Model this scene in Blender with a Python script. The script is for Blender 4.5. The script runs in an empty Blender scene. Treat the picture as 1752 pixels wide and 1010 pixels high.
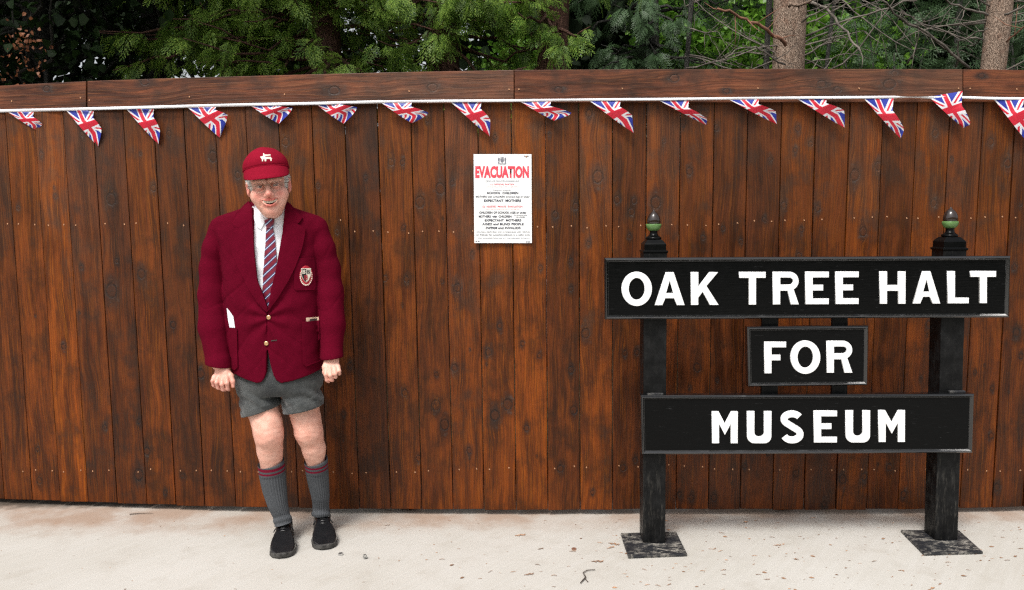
import bpy, bmesh, math, random
import numpy as np
from mathutils import Vector, Matrix, noise
from mathutils.bvhtree import BVHTree
from mathutils.geometry import delaunay_2d_cdt
random.seed(7); np.random.seed(7)
R = math.radians
scene = bpy.context.scene
COL = scene.collection

# ------------------------------------------------------------------ camera
CAMZ = 1.5; F = 1400.0
cam_d = bpy.data.cameras.new('camera'); cam = bpy.data.objects.new('camera', cam_d); COL.objects.link(cam)
cam_d.sensor_width = 36; cam_d.lens = F/1752*36; cam_d.clip_end = 500; cam_d.clip_start = .05
CM = Matrix.Translation((0, 0, CAMZ)) @ Matrix.Rotation(R(84), 4, 'X') @ Matrix.Rotation(R(-.55), 4, 'Z')
cam.matrix_world = CM
scene.camera = cam
# ------------------------------------------------------------------ world, sun, exposure
world = bpy.data.worlds.new('World'); scene.world = world; world.use_nodes = True
SUN_EL, SUN_AZ = 58, 205       # azimuth of the sun measured from +Y clockwise: behind the camera, to its left
wn = world.node_tree; wn.nodes.clear()
sky = wn.nodes.new('ShaderNodeTexSky'); sky.sky_type = 'NISHITA'; sky.sun_disc = False
sky.sun_elevation = R(SUN_EL); sky.sun_rotation = R(SUN_AZ); sky.air_density = 1.0; sky.dust_density = 5.0; sky.ozone_density = .6
hs = wn.nodes.new('ShaderNodeHueSaturation'); hs.inputs['Saturation'].default_value = .22; hs.inputs['Value'].default_value = 1.0
bg = wn.nodes.new('ShaderNodeBackground'); bg.inputs['Strength'].default_value = .12
wo = wn.nodes.new('ShaderNodeOutputWorld')
wn.links.new(sky.outputs[0], hs.inputs['Color']); wn.links.new(hs.outputs[0], bg.inputs['Color']); wn.links.new(bg.outputs[0], wo.inputs['Surface'])
sun_d = bpy.data.lights.new('sun', 'SUN'); sun_d.energy = 1.5; sun_d.angle = R(14); sun_d.color = (1, .965, .91)
sun = bpy.data.objects.new('sun', sun_d); COL.objects.link(sun)
sdir = Vector((math.sin(R(SUN_AZ))*math.cos(R(SUN_EL)), math.cos(R(SUN_AZ))*math.cos(R(SUN_EL)), math.sin(R(SUN_EL))))
sun.rotation_euler = sdir.to_track_quat('Z', 'Y').to_euler()
vs = scene.view_settings; vs.view_transform = 'Standard'; vs.look = 'None'; vs.gamma = 1; vs.use_curve_mapping = False
vs.exposure = .75
scene.render.engine = 'CYCLES'
scene.cycles.use_denoising = False
scene.cycles.use_adaptive_sampling = False
scene.cycles.pixel_filter_type = 'BLACKMAN_HARRIS'; scene.cycles.filter_width = 1.3
scene.cycles.max_bounces = 6; scene.cycles.diffuse_bounces = 3; scene.cycles.sample_clamp_indirect = 3
scene.cycles.caustics_reflective = False; scene.cycles.caustics_refractive = False

# ------------------------------------------------------------------ helpers
M3 = CM.to_3x3(); CP = Vector((0, 0, CAMZ))
def ray(px, py): return M3 @ Vector(((px-876)/F, -(py-505)/F, -1))
def W(px, py, Y):
    d = ray(px, py); return CP + d*(Y/d.y)
def G(px, py, z=0.):
    d = ray(px, py); return CP + d*((z-CAMZ)/d.z)
def lerp(a, b, t): return a+(b-a)*t
def interp(x, tab):
    return float(np.interp(x, [t[0] for t in tab], [t[1] for t in tab]))

class MB:
    def __init__(s): s.v = []; s.f = []; s.mi = []; s.cur = 0
    def add(s, vs_, fs_):
        o = len(s.v); s.v += [tuple(v) for v in vs_]
        for f in fs_: s.f.append(tuple(i+o for i in f)); s.mi.append(s.cur)
    def box(s, x0, x1, y0, y1, z0, z1):
        s.add([(x0,y0,z0),(x1,y0,z0),(x1,y1,z0),(x0,y1,z0),(x0,y0,z1),(x1,y0,z1),(x1,y1,z1),(x0,y1,z1)],
              [(0,3,2,1),(4,5,6,7),(0,1,5,4),(1,2,6,5),(2,3,7,6),(3,0,4,7)])
    def hexa(s, p):  # p: 4 front (ccw from front) + 4 back
        s.add(p, [(0,1,2,3),(7,6,5,4),(0,4,5,1),(1,5,6,2),(2,6,7,3),(3,7,4,0)])
    def tube(s, pts, rad, seg=8, cap=True, squash=None):
        pts = [Vector(p) for p in pts]; n = len(pts)
        if not hasattr(rad, '__len__'): rad = [rad]*n
        t0 = (pts[1]-pts[0]).normalized()
        up = Vector((0,0,1)) if abs(t0.z) < .9 else Vector((1,0,0))
        u = t0.cross(up).normalized(); vv = []
        for i in range(n):
            t = (pts[min(i+1,n-1)]-pts[max(i-1,0)]).normalized()
            u = (u - t*u.dot(t)).normalized(); w = t.cross(u)
            for k in range(seg):
                a = 2*math.pi*k/seg
                vv.append(pts[i]+(u*math.cos(a)+w*math.sin(a))*rad[i])
        fs = []
        for i in range(n-1):
            for k in range(seg):
                k2 = (k+1) % seg
                fs.append((i*seg+k, i*seg+k2, (i+1)*seg+k2, (i+1)*seg+k))
        if cap: fs.append(tuple(range(seg))[::-1]); fs.append(tuple((n-1)*seg+k for k in range(seg)))
        s.add(vv, fs)
    def lathe(s, c, prof, seg=24, sq=False):
        vv = []; fs = []; n = len(prof)
        for (r, z) in prof:
            for k in range(seg):
                a = 2*math.pi*(k+.5)/seg
                vv.append((c[0]+r*math.cos(a), c[1]+r*math.sin(a), c[2]+z))
        for i in range(n-1):
            for k in range(seg):
                k2 = (k+1) % seg; fs.append((i*seg+k, i*seg+k2, (i+1)*seg+k2, (i+1)*seg+k))
        fs.append(tuple(range(seg))[::-1]); fs.append(tuple((n-1)*seg+k for k in range(seg)))
        s.add(vv, fs)
    def mesh(s, name, mats, smooth=False):
        me = bpy.data.meshes.new(name); me.from_pydata(s.v, [], s.f)
        for m in (mats if isinstance(mats, (list, tuple)) else [mats]): me.materials.append(m)
        me.polygons.foreach_set('material_index', s.mi)
        if smooth: me.polygons.foreach_set('use_smooth', [True]*len(me.polygons))
        me.update(); return me
    def build(s, name, mats, parent=None, smooth=False, bevel=0, origin=None):
        me = s.mesh(name, mats, smooth); return link(name, me, parent, bevel, origin)
def link(name, me, parent=None, bevel=0, origin=None):
    o = bpy.data.objects.new(name, me); COL.objects.link(o)
    if origin is not None:
        me.transform(Matrix.Translation(-Vector(origin))); o.location = origin
    if parent is not None:
        o.parent = parent
        o.matrix_parent_inverse = parent_world(parent).inverted()
    if bevel:
        b = o.modifiers.new('bevel', 'BEVEL'); b.width = bevel; b.segments = 2; b.limit_method = 'ANGLE'; b.angle_limit = R(40)
    return o
def parent_world(o):
    m = o.matrix_basis.copy()
    if o.parent: m = parent_world(o.parent) @ o.matrix_parent_inverse @ m
    return m
def tag(o, label=None, cat=None, group=None, kind=None):
    if label: o['label'] = label
    if cat: o['category'] = cat
    if group: o['group'] = group
    if kind: o['kind'] = kind
    return o
def empty(name, loc, label=None, cat=None, group=None):
    o = bpy.data.objects.new(name, None); COL.objects.link(o); o.location = loc; o.empty_display_size = .1
    return tag(o, label, cat, group)
def npmesh(name, V, Fc, mat, smooth=True):
    me = bpy.data.meshes.new(name); n = len(V); m, k = Fc.shape
    me.vertices.add(n); me.vertices.foreach_set('co', np.asarray(V, np.float32).ravel())
    me.loops.add(m*k); me.loops.foreach_set('vertex_index', Fc.astype(np.int32).ravel())
    me.polygons.add(m); me.polygons.foreach_set('loop_start', np.arange(0, m*k, k, dtype=np.int32))
    try: me.polygons.foreach_set('loop_total', np.full(m, k, np.int32))
    except Exception: pass
    if smooth: me.polygons.foreach_set('use_smooth', np.ones(m, bool))
    me.materials.append(mat); me.update(calc_edges=True); return me

# ------------------------------------------------------------------ material kit
class NT:
    def __init__(s, name):
        s.m = bpy.data.materials.new(name); s.m.use_nodes = True; s.t = s.m.node_tree; s.t.nodes.clear()
        s.out = s.t.nodes.new('ShaderNodeOutputMaterial')
    def n(s, typ, **kw):
        nd = s.t.nodes.new('ShaderNode'+typ)
        for k, v in kw.items(): setattr(nd, k, v)
        return nd
    def L(s, a, b): s.t.links.new(a, b)
    def put(s, inp, v):
        if isinstance(v, bpy.types.NodeSocket): s.L(v, inp)
        elif v is not None:
            try: inp.default_value = v
            except Exception: inp.default_value = (*v, 1) if len(v) == 3 else v
    def math(s, op, a, b=None, c=None, clamp=False):
        nd = s.n('Math', operation=op); nd.use_clamp = clamp
        s.put(nd.inputs[0], a)
        if b is not None: s.put(nd.inputs[1], b)
        if c is not None: s.put(nd.inputs[2], c)
        return nd.outputs[0]
    def mix(s, f, a, b, blend='MIX'):
        nd = s.n('Mix', data_type='RGBA', blend_type=blend)
        s.put(nd.inputs[0], f); s.put(nd.inputs[6], a if isinstance(a, bpy.types.NodeSocket) else (*a[:3], 1))
        s.put(nd.inputs[7], b if isinstance(b, bpy.types.NodeSocket) else (*b[:3], 1)); return nd.outputs[2]
    def mapr(s, v, a, b, c=0., d=1., smooth=True):
        nd = s.n('MapRange'); nd.interpolation_type = 'SMOOTHSTEP' if smooth else 'LINEAR'
        s.put(nd.inputs[0], v); nd.inputs[1].default_value = a; nd.inputs[2].default_value = b
        nd.inputs[3].default_value = c; nd.inputs[4].default_value = d; return nd.outputs[0]
    def noise(s, vec, scale, detail=3, rough=.55, dist=0.):
        nd = s.n('TexNoise'); s.put(nd.inputs['Vector'], vec); nd.inputs['Scale'].default_value = scale
        nd.inputs['Detail'].default_value = detail; nd.inputs['Roughness'].default_value = rough; nd.inputs['Distortion'].default_value = dist
        return nd.outputs[0]
    def scalev(s, vec, sc, off=None):
        nd = s.n('Mapping'); s.put(nd.inputs[0], vec); nd.inputs[3].default_value = sc
        if off is not None: s.put(nd.inputs[1], off)
        return nd.outputs[0]
    def ramp(s, f, stops):
        nd = s.n('ValToRGB'); s.put(nd.inputs[0], f); e = nd.color_ramp.elements
        while len(e) > 1: e.remove(e[-1])
        e[0].position = stops[0][0]; e[0].color = (*stops[0][1], 1)
        for p, c in stops[1:]:
            x = e.new(p); x.color = (*c, 1)
        return nd.outputs[0]
    def obj(s): return s.n('TexCoord').outputs['Object']
    def bump(s, h, strength=.3, dist=.01):
        nd = s.n('Bump'); nd.inputs['Strength'].default_value = strength; nd.inputs['Distance'].default_value = dist
        s.put(nd.inputs['Height'], h); return nd.outputs[0]
    def pbr(s, color, rough=.6, normal=None, spec=.5, metal=0., coat=0., sheen=0., sss=0., **kw):
        p = s.n('BsdfPrincipled'); s.put(p.inputs['Base Color'], color if isinstance(color, bpy.types.NodeSocket) else (*color[:3], 1))
        s.put(p.inputs['Roughness'], rough); s.put(p.inputs['Specular IOR Level'], spec); s.put(p.inputs['Metallic'], metal)
        if coat: p.inputs['Coat Weight'].default_value = coat; p.inputs['Coat Roughness'].default_value = .15
        if sheen: p.inputs['Sheen Weight'].default_value = sheen; p.inputs['Sheen Roughness'].default_value = .5
        if sss:
            p.inputs['Subsurface Weight'].default_value = sss; p.inputs['Subsurface Radius'].default_value = (.012, .004, .002); p.inputs['Subsurface Scale'].default_value = 1.
        if normal is not None: s.L(normal, p.inputs['Normal'])
        s.L(p.outputs[0], s.out.inputs[0]); s.p = p; return s.m
def basic(name, color, rough=.6, var=.12, scale=30, bump=.1, bscale=None, **kw):
    t = NT(name); co = t.obj(); nz = t.noise(co, scale, 4)
    c = t.mix(t.mapr(nz, .3, .7), tuple(x*(1-var) for x in color), tuple(min(1, x*(1+var)) for x in color))
    b = t.bump(t.noise(co, bscale or scale*4, 3), bump, .004) if bump else None
    return t.pbr(c, rough, b, **kw)
# ------------------------------------------------------------------ wood with knots placed per board
NK = 8
def knot_group():
    g = bpy.data.node_groups.new('knot_effect', 'ShaderNodeTree')
    for nm in ('X', 'Z'): g.interface.new_socket(nm, in_out='INPUT', socket_type='NodeSocketFloat')
    g.interface.new_socket('Knot', in_out='INPUT', socket_type='NodeSocketVector')
    for nm in ('Shift', 'Core', 'Halo', 'Ring'): g.interface.new_socket(nm, in_out='OUTPUT', socket_type='NodeSocketFloat')
    gi = g.nodes.new('NodeGroupInput'); go = g.nodes.new('NodeGroupOutput')
    def m(op, a, b=None, clamp=False):
        n = g.nodes.new('ShaderNodeMath'); n.operation = op; n.use_clamp = clamp
        for i, v in enumerate((a, b)):
            if v is None: continue
            if isinstance(v, bpy.types.NodeSocket): g.links.new(v, n.inputs[i])
            else: n.inputs[i].default_value = v
        return n.outputs[0]
    def mr(v, a, b, c, d):
        n = g.nodes.new('ShaderNodeMapRange'); n.interpolation_type = 'SMOOTHSTEP'; g.links.new(v, n.inputs[0])
        for i, x in enumerate((a, b, c, d)): n.inputs[i+1].default_value = x
        return n.outputs[0]
    sp = g.nodes.new('ShaderNodeSeparateXYZ'); g.links.new(gi.outputs['Knot'], sp.inputs[0])
    kx, kz, kr = sp.outputs
    ex = m('SUBTRACT', gi.outputs['X'], kx); ez = m('SUBTRACT', gi.outputs['Z'], kz)
    r = m('MAXIMUM', kr, .0004)
    ux = m('DIVIDE', ex, r); uz = m('DIVIDE', ez, m('MULTIPLY', r, 1.3))
    d2 = m('ADD', m('MULTIPLY', ux, ux), m('MULTIPLY', uz, uz)); d = m('SQRT', d2)
    uzl = m('DIVIDE', uz, 2.6); dl2 = m('ADD', m('MULTIPLY', ux, ux), m('MULTIPLY', uzl, uzl))
    sh = m('MULTIPLY', ex, m('DIVIDE', -1.1, m('ADD', dl2, .7)))
    real = m('GREATER_THAN', kr, .001)
    g.links.new(m('MULTIPLY', sh, real), go.inputs['Shift'])
    g.links.new(m('MULTIPLY', mr(d, .75, 1.15, 1, 0), real), go.inputs['Core'])
    dh = m('SQRT', m('ADD', m('MULTIPLY', ux, ux), m('MULTIPLY', m('MULTIPLY', uz, uz), .45)))
    g.links.new(m('MULTIPLY', mr(dh, .8, 2.7, 1, 0), real), go.inputs['Halo'])
    ring = m('SUBTRACT', 1, m('ABSOLUTE', m('MULTIPLY', m('SUBTRACT', d, 1.0), 4)), True)
    g.links.new(m('MULTIPLY', ring, real), go.inputs['Ring'])
    return g
KG = knot_group()
def wood_material():
    t = NT('stained_softwood'); co = t.obj()
    sx = t.n('SeparateXYZ'); t.L(co, sx.inputs[0]); X, Y_, Z = sx.outputs
    at = lambda nm: t.n('Attribute', attribute_type='OBJECT', attribute_name=nm)
    sd = at('seed').outputs['Fac']; tone = at('tone').outputs['Fac']; warm = at('warm').outputs['Fac']; arch = at('arch').outputs['Fac']
    dn = t.n('TexNoise'); t.L(t.scalev(co, (46, 46, 30)), dn.inputs[0]); dn.inputs['Detail'].default_value = 3; ds = t.n('SeparateXYZ'); t.L(dn.outputs[1], ds.inputs[0])
    KX = t.math('ADD', X, t.math('MULTIPLY', t.math('SUBTRACT', ds.outputs[0], .5), .010)); KZ = t.math('ADD', Z, t.math('MULTIPLY', t.math('SUBTRACT', ds.outputs[2], .5), .020))
    shift = core = halo = ring = None
    for i in range(NK):
        a = at('knot_%d' % i); k = t.n('Group'); k.node_tree = KG
        t.L(KX, k.inputs[0]); t.L(KZ, k.inputs[1]); t.L(a.outputs['Vector'], k.inputs[2])
        if shift is None: shift, core, halo, ring = k.outputs
        else:
            shift = t.math('ADD', shift, k.outputs[0]); core = t.math('MAXIMUM', core, k.outputs[1])
            halo = t.math('MAXIMUM', halo, k.outputs[2]); ring = t.math('MAXIMUM', ring, k.outputs[3])
    cb = t.n('CombineXYZ'); t.L(t.math('MULTIPLY', sd, 17.3), cb.inputs[0]); t.L(t.math('MULTIPLY', sd, 5.1), cb.inputs[1]); t.L(t.math('MULTIPLY', Z, .9), cb.inputs[2])
    wob = t.math('SUBTRACT', t.noise(cb.outputs[0], 1.6, 2), .5)
    cb2 = t.n('CombineXYZ'); t.L(t.math('MULTIPLY', X, 7), cb2.inputs[0]); t.L(t.math('MULTIPLY', sd, 9.), cb2.inputs[1]); t.L(t.math('MULTIPLY', Z, 4.), cb2.inputs[2])
    wob2 = t.math('SUBTRACT', t.noise(cb2.outputs[0], 1.5, 3), .5)
    xs = t.math('ADD', t.math('ADD', X, shift), t.math('ADD', t.math('MULTIPLY', wob, .07), t.math('MULTIPLY', wob2, .016)))
    # growth rings: arched (flat sawn) + straight grain
    xa = t.math('SUBTRACT', xs, t.math('MULTIPLY', t.math('SUBTRACT', t.math('FRACT', t.math('MULTIPLY', sd, 3.7)), .5), .06))
    g1 = t.math('ADD', t.math('MULTIPLY', t.math('MULTIPLY', xa, xa), t.math('MULTIPLY', arch, 560.)), t.math('MULTIPLY', Z, t.math('MULTIPLY', arch, 1.9)))
    g2 = t.math('ADD', g1, t.math('MULTIPLY', xs, t.math('SUBTRACT', 74., t.math('MULTIPLY', arch, 56.))))
    rings = t.math('FRACT', t.math('ADD', g2, t.math('MULTIPLY', wob2, .9)))
    late = t.mapr(rings, .45, .93); edge = t.mapr(rings, .93, 1., 1, 0); late = t.math('MULTIPLY', late, edge)
    cb3 = t.n('CombineXYZ'); t.L(t.math('MULTIPLY', xs, 260), cb3.inputs[0]); t.L(t.math('MULTIPLY', sd, 31.), cb3.inputs[1]); t.L(t.math('MULTIPLY', Z, 3.5), cb3.inputs[2])
    fine = t.noise(cb3.outputs[0], 1., 4, .6)
    cb4 = t.n('CombineXYZ'); t.L(t.math('MULTIPLY', xs, 17), cb4.inputs[0]); t.L(t.math('MULTIPLY', sd, 21.), cb4.inputs[1]); t.L(t.math('MULTIPLY', Z, 2.3), cb4.inputs[2])
    blot = t.noise(cb4.outputs[0], 1.2, 4, .6)
    cb5 = t.n('CombineXYZ'); t.L(t.math('MULTIPLY', X, 7), cb5.inputs[0]); t.L(t.math('MULTIPLY', sd, 43.), cb5.inputs[1]); t.L(t.math('MULTIPLY', Z, 5.5), cb5.inputs[2])
    stain = t.mapr(t.noise(cb5.outputs[0], 1.2, 5, .62), .44, .70)
    c = t.mix(t.mapr(blot, .3, .72), (.036, .0082, .0024), (.172, .0400, .0070))
    c = t.mix(t.math('MULTIPLY', late, t.mapr(blot, .25, .6, .75, .3)), c, (.042, .0145, .0052))
    c = t.mix(t.mapr(fine, .50, .70, 0, .62), c, (.215, .066, .013))
    c = t.mix(t.mapr(fine, .28, .47, .8, 0), c, (.030, .0105, .0035))
    c = t.mix(t.math('MULTIPLY', stain, .74), c, (.024, .0115, .0070))
    hn = t.math('MULTIPLY', t.math('MULTIPLY', halo, t.math('SUBTRACT', 1, core)), t.mapr(t.noise(co, 22, 4), .22, .55, .3, 1.))
    c = t.mix(t.math('MULTIPLY', hn, .80), c, (.020, .011, .008))
    # grey blue weathering round knots
    c = t.mix(t.math('MULTIPLY', t.math('MULTIPLY', hn, t.mapr(t.noise(co, 38, 3), .52, .70)), .42), c, (.055, .054, .050))
    c = t.mix(t.math('MULTIPLY', core, t.mapr(t.noise(co, 70, 3), .3, .7, .95, .6)), c, (.040, .016, .009))
    c = t.mix(t.math('MULTIPLY', t.math('MULTIPLY', ring, t.mapr(t.noise(co, 45, 3), .3, .55, .3, 1.)), 1.), c, (.006, .004, .0035))
    # small chips showing paler wood
    ch = t.mapr(t.noise(t.scalev(co, (70, 70, 14)), 1., 4, .7), .74, .80)
    c = t.mix(t.math('MULTIPLY', ch, .55), c, (.30, .12, .045))
    cb6 = t.n('CombineXYZ'); t.L(t.math('MULTIPLY', xs, 620), cb6.inputs[0]); t.L(sd, cb6.inputs[1]); t.L(t.math('MULTIPLY', Z, 9.), cb6.inputs[2])
    vf = t.noise(cb6.outputs[0], 1., 2, .7)
    c = t.mix(t.mapr(vf, .55, .7, 0, .5), c, (.02, .008, .004)); c = t.mix(t.mapr(vf, .3, .42, .3, 0), c, (.26, .1, .03))
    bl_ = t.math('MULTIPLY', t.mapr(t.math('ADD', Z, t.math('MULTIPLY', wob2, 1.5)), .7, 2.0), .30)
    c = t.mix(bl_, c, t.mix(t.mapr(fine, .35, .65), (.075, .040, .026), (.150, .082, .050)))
    hsv = t.n('HueSaturation'); t.L(c, hsv.inputs['Color']); t.L(tone, hsv.inputs['Value']); t.L(warm, hsv.inputs['Saturation'])
    h = t.math('ADD', t.math('MULTIPLY', fine, .55), t.math('ADD', t.math('MULTIPLY', late, .35), t.math('ADD', t.math('MULTIPLY', core, -.5), t.math('MULTIPLY', ring, -1.2))))
    b = t.bump(h, .55, .0022)
    rg = t.mapr(blot, .3, .7, .42, .6)
    return t.pbr(hsv.outputs[0], rg, b, spec=.3)
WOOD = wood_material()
SCAR = basic('bare_pink_wood', (.36, .135, .075), .6, .35, 90, .3)
SCREW = basic('brass_screw', (.50, .27, .15), .45, .1, 100, 0, metal=.7)

# ------------------------------------------------------------------ setting: ground
def concrete():
    t = NT('brushed_concrete'); co = t.obj()
    rot = t.n('Mapping'); t.L(co, rot.inputs[0]); rot.inputs[2].default_value = (0, 0, R(-52)); rot.inputs[3].default_value = (1, 1, 1)
    st = t.n('Mapping'); t.L(rot.outputs[0], st.inputs[0]); st.inputs[3].default_value = (2.2, 34, 1)
    streak = t.noise(st.outputs[0], 1.2, 5, .6)
    big = t.noise(co, 1.1, 4, .6); mid = t.noise(co, 6, 5, .65); fine = t.noise(co, 160, 3, .6)
    c = t.mix(t.mapr(big, .3, .7), (.415, .393, .352), (.465, .445, .41))
    c = t.mix(t.mapr(streak, .35, .7, 0, .3), c, (.50, .485, .46))
    c = t.mix(t.mapr(mid, .5, .75, 0, .45), c, (.35, .32, .275))
    c = t.mix(t.mapr(fine, .56, .72, 0, .3), c, (.32, .30, .27))
    sx = t.n('SeparateXYZ'); t.L(co, sx.inputs[0])
    # rusty brown run-off stain from the stained timber, next to the fence foot
    near = t.mapr(t.math('ADD', sx.outputs[1], t.math('MULTIPLY', t.math('SUBTRACT', mid, .5), .34)), 3.62, 3.92)
    rm = t.math('MULTIPLY', near, t.mapr(t.noise(co, 3.2, 4, .6), .34, .62, .25, 1.))
    c = t.mix(t.math('MULTIPLY', rm, .62), c, (.26, .135, .07))
    soil = t.mapr(t.math('ADD', sx.outputs[1], t.math('MULTIPLY', t.math('SUBTRACT', t.noise(co, 14, 4), .5), .12)), 4.02, 4.12)
    c = t.mix(t.math('MULTIPLY', soil, .9), c, (.05, .038, .028))
    spots = t.n('TexVoronoi'); t.L(co, spots.inputs['Vector']); spots.inputs['Scale'].default_value = 13
    sp = t.math('MULTIPLY', t.mapr(spots.outputs['Distance'], .03, .09, 1, 0), t.mapr(t.noise(co, 2.2, 2), .5, .6))
    c = t.mix(t.math('MULTIPLY', sp, .35), c, (.33, .19, .10))
    b = t.bump(t.math('ADD', t.math('MULTIPLY', streak, .5), t.math('MULTIPLY', fine, .6)), .25, .003)
    return t.pbr(c, .85, b, spec=.25)
def soil_mat():
    t = NT('woodland_soil'); co = t.obj()
    c = t.mix(t.mapr(t.noise(co, 4, 5), .35, .65), (.018, .014, .009), (.05, .04, .024))
    return t.pbr(c, .95, t.bump(t.noise(co, 30, 4), .6, .03), spec=.1)
CONC = concrete(); SOIL = soil_mat()
m = MB()   # paved apron in front of the fence, gentle unevenness
nx, ny = 60, 40
gv = []; gf = []
for j in range(ny+1):
    for i in range(nx+1):
        x = -9+18*i/nx; y = -12+16.35*j/ny
        gv.append((x, y, 0.))
for j in range(ny):
    for i in range(nx): a = j*(nx+1)+i; gf.append((a, a+1, a+nx+2, a+nx+1))
m.add(gv, gf); tag(m.build('pavement', CONC), kind='structure')
m = MB(); m.add([(-200, -200, -.03), (200, -200, -.03), (200, 200, -.03), (-200, 200, -.03)], [(0, 1, 2, 3)])
tag(m.build('ground', SOIL), kind='structure')

# ------------------------------------------------------------------ fence
YB = [(-120, 848), (0, 853), (100, 857), (250, 863), (403, 868), (560, 871), (900, 873), (1250, 872), (1500, 872), (1752, 867), (1900, 863)]
YT = [(-120, 156), (0, 146.5), (148, 139), (300, 133.5), (440, 130), (660, 124), (880, 120), (1100, 118.5), (1320, 118), (1647, 118.5), (1752, 120), (1900, 122)]
ZB = .028
def fence_y(px): return G(px, interp(px, YB), ZB).y
xt = [-84, -34, 16, 66, 114, 165, 217, 268, 320, 373, 426, 481, 538, 593, 649, 706, 762, 819, 876, 934, 991, 1048, 1106, 1163.5, 1220.5, 1278, 1335, 1393, 1451, 1507, 1564, 1620, 1676, 1731, 1786, 1840]
xb = [-42, 7.5, 55, 103, 150, 200, 251, 300, 350, 403, 457, 510, 562, 614.5, 668, 721.5, 775, 828, 883, 937.5, 993, 1048, 1103, 1157, 1212, 1267, 1322, 1376, 1431, 1484, 1537, 1590, 1643, 1698, 1752, 1806]
knots = [(190,341,10),(365,268,9),(289,229,5),(263,322,5.5),(141,230,4),(95,336,4),(31,356,4),(70,264,4),(407,300,6),(190,498,12),(242,469,8),(139,458,4),(296,556,6),(200,447,4),
 (180,731,4),(251,773,7),(238,812,10),(239,721,4),(343,640,8),(109,593,5),(67,823,6),(64,769,4),(312,814,4),(283,843,4),(488,243,7),(669,278,6),(689,278,5),(753,323,9),(719,346,9),(544,318,4),(626,304,4),(774,313,4),(847,235,4),(731,205,4),(577,397,4),(690,390,4),(808,434,4),
 (659,477,5),(696,478,5),(783,493,7),(855,558,5),(836,603,6),(778,630,6),(747,641,4),(746,694,9),(761,727,9),(869,692,9),(847,711,9),(693,672,6),(803,771,5),(894,588,4),(923,609,4),(977,633,6),(982,702,7),(1002,571,8),(959,802,6),(901,733,5),(599,625,5),(716,784,5),(925,459,4),(977,448,4),(977,495,4),(757,482,3),(1014,843,4),
 (1023,303,10),(1122,347,10),(1056,342,6),(1085,344,5),(1080,363,6),(1180,294,6),(950,368,6),(985,353,6),(1136,242,3),(1008,194,6),(1203,195,7),(1169,211,6),(1226,219,5),(1237,391,4),(1308,376,4),(1077,405,4),(1203,407,4),(1268,413,4),(1318,273,4),(1007,417,4),(940,231,3),(970,243,3),
 (1463,300,9),(1503,285,7),(1477,397,7),(1600,228,6),(1598,348,6),(1695,243,6),(1724,279,7),(1365,220,5),(1387,246,4),(1361,257,4),(1341,351,5),(1399,357,5),(1371,393,4),(1628,272,3),(1367,438,5),(1745,351,3),(588,709,4),
 (1222,852,6),(1183,852,5),(1163,846,4),(1274,798,4),(1362,810,6),(1066,801,6),(1087,788,5),(1411,863,5),(1075,673,4),(1180,663,3),(1227,651,3),(1069,605,5),(1193,629,7),(1090,603,5),(1590,556,6),(1739,569,7),(1748,610,5),(1698,665,4),(1735,458,5),(1575,649,3),(1668,637,3),
 (1442,820,7),(1478,816,6),(1522,800,6),(1546,846,6),(1696,746,5),(1705,833,6),(1410,865,5)]
fence = empty('fence', (0, 3.9, 0), 'tall dark brown stained close-boarded timber fence with a horizontal board along its top', 'fence')
# one shared screw mesh
m = MB(); m.lathe((0, 0, 0), [(.0038, -.003), (.0038, .0), (.0032, .0012), (.0016, .0012), (.001, .0)], 10)
SCR = m.mesh('screw', SCREW, True); SCR.transform(Matrix.Rotation(R(90), 4, 'X'))
def set_wood(o, kn, tone, warm=1., arch=None):
    o['seed'] = random.random()*10; o['tone'] = tone; o['warm'] = warm
    o['arch'] = float(random.choice([0., .15, .5, .8, 1.]) if arch is None else arch)
    kn = sorted(kn, key=lambda k: -k[2])[:NK]
    for i in range(NK): o['knot_%d' % i] = list(map(float, kn[i])) if i < len(kn) else [0., 0., 0.]
tones = {0: .9, 1: .85, 2: 1.02, 3: 1.2, 4: .82, 5: .72, 6: .92, 7: .70, 8: .76, 9: .95, 10: .78, 11: .9, 12: .92, 13: .62, 14: .95, 15: .86, 16: 1.0, 17: 1.1, 18: 1.22, 19: .80, 20: 1.06, 21: .72, 22: .98, 23: .86, 24: .70, 25: .66, 26: .9, 27: .8, 28: .98, 29: .72, 30: 1.0, 31: .8, 32: .9, 33: .72, 34: .8}
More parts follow.
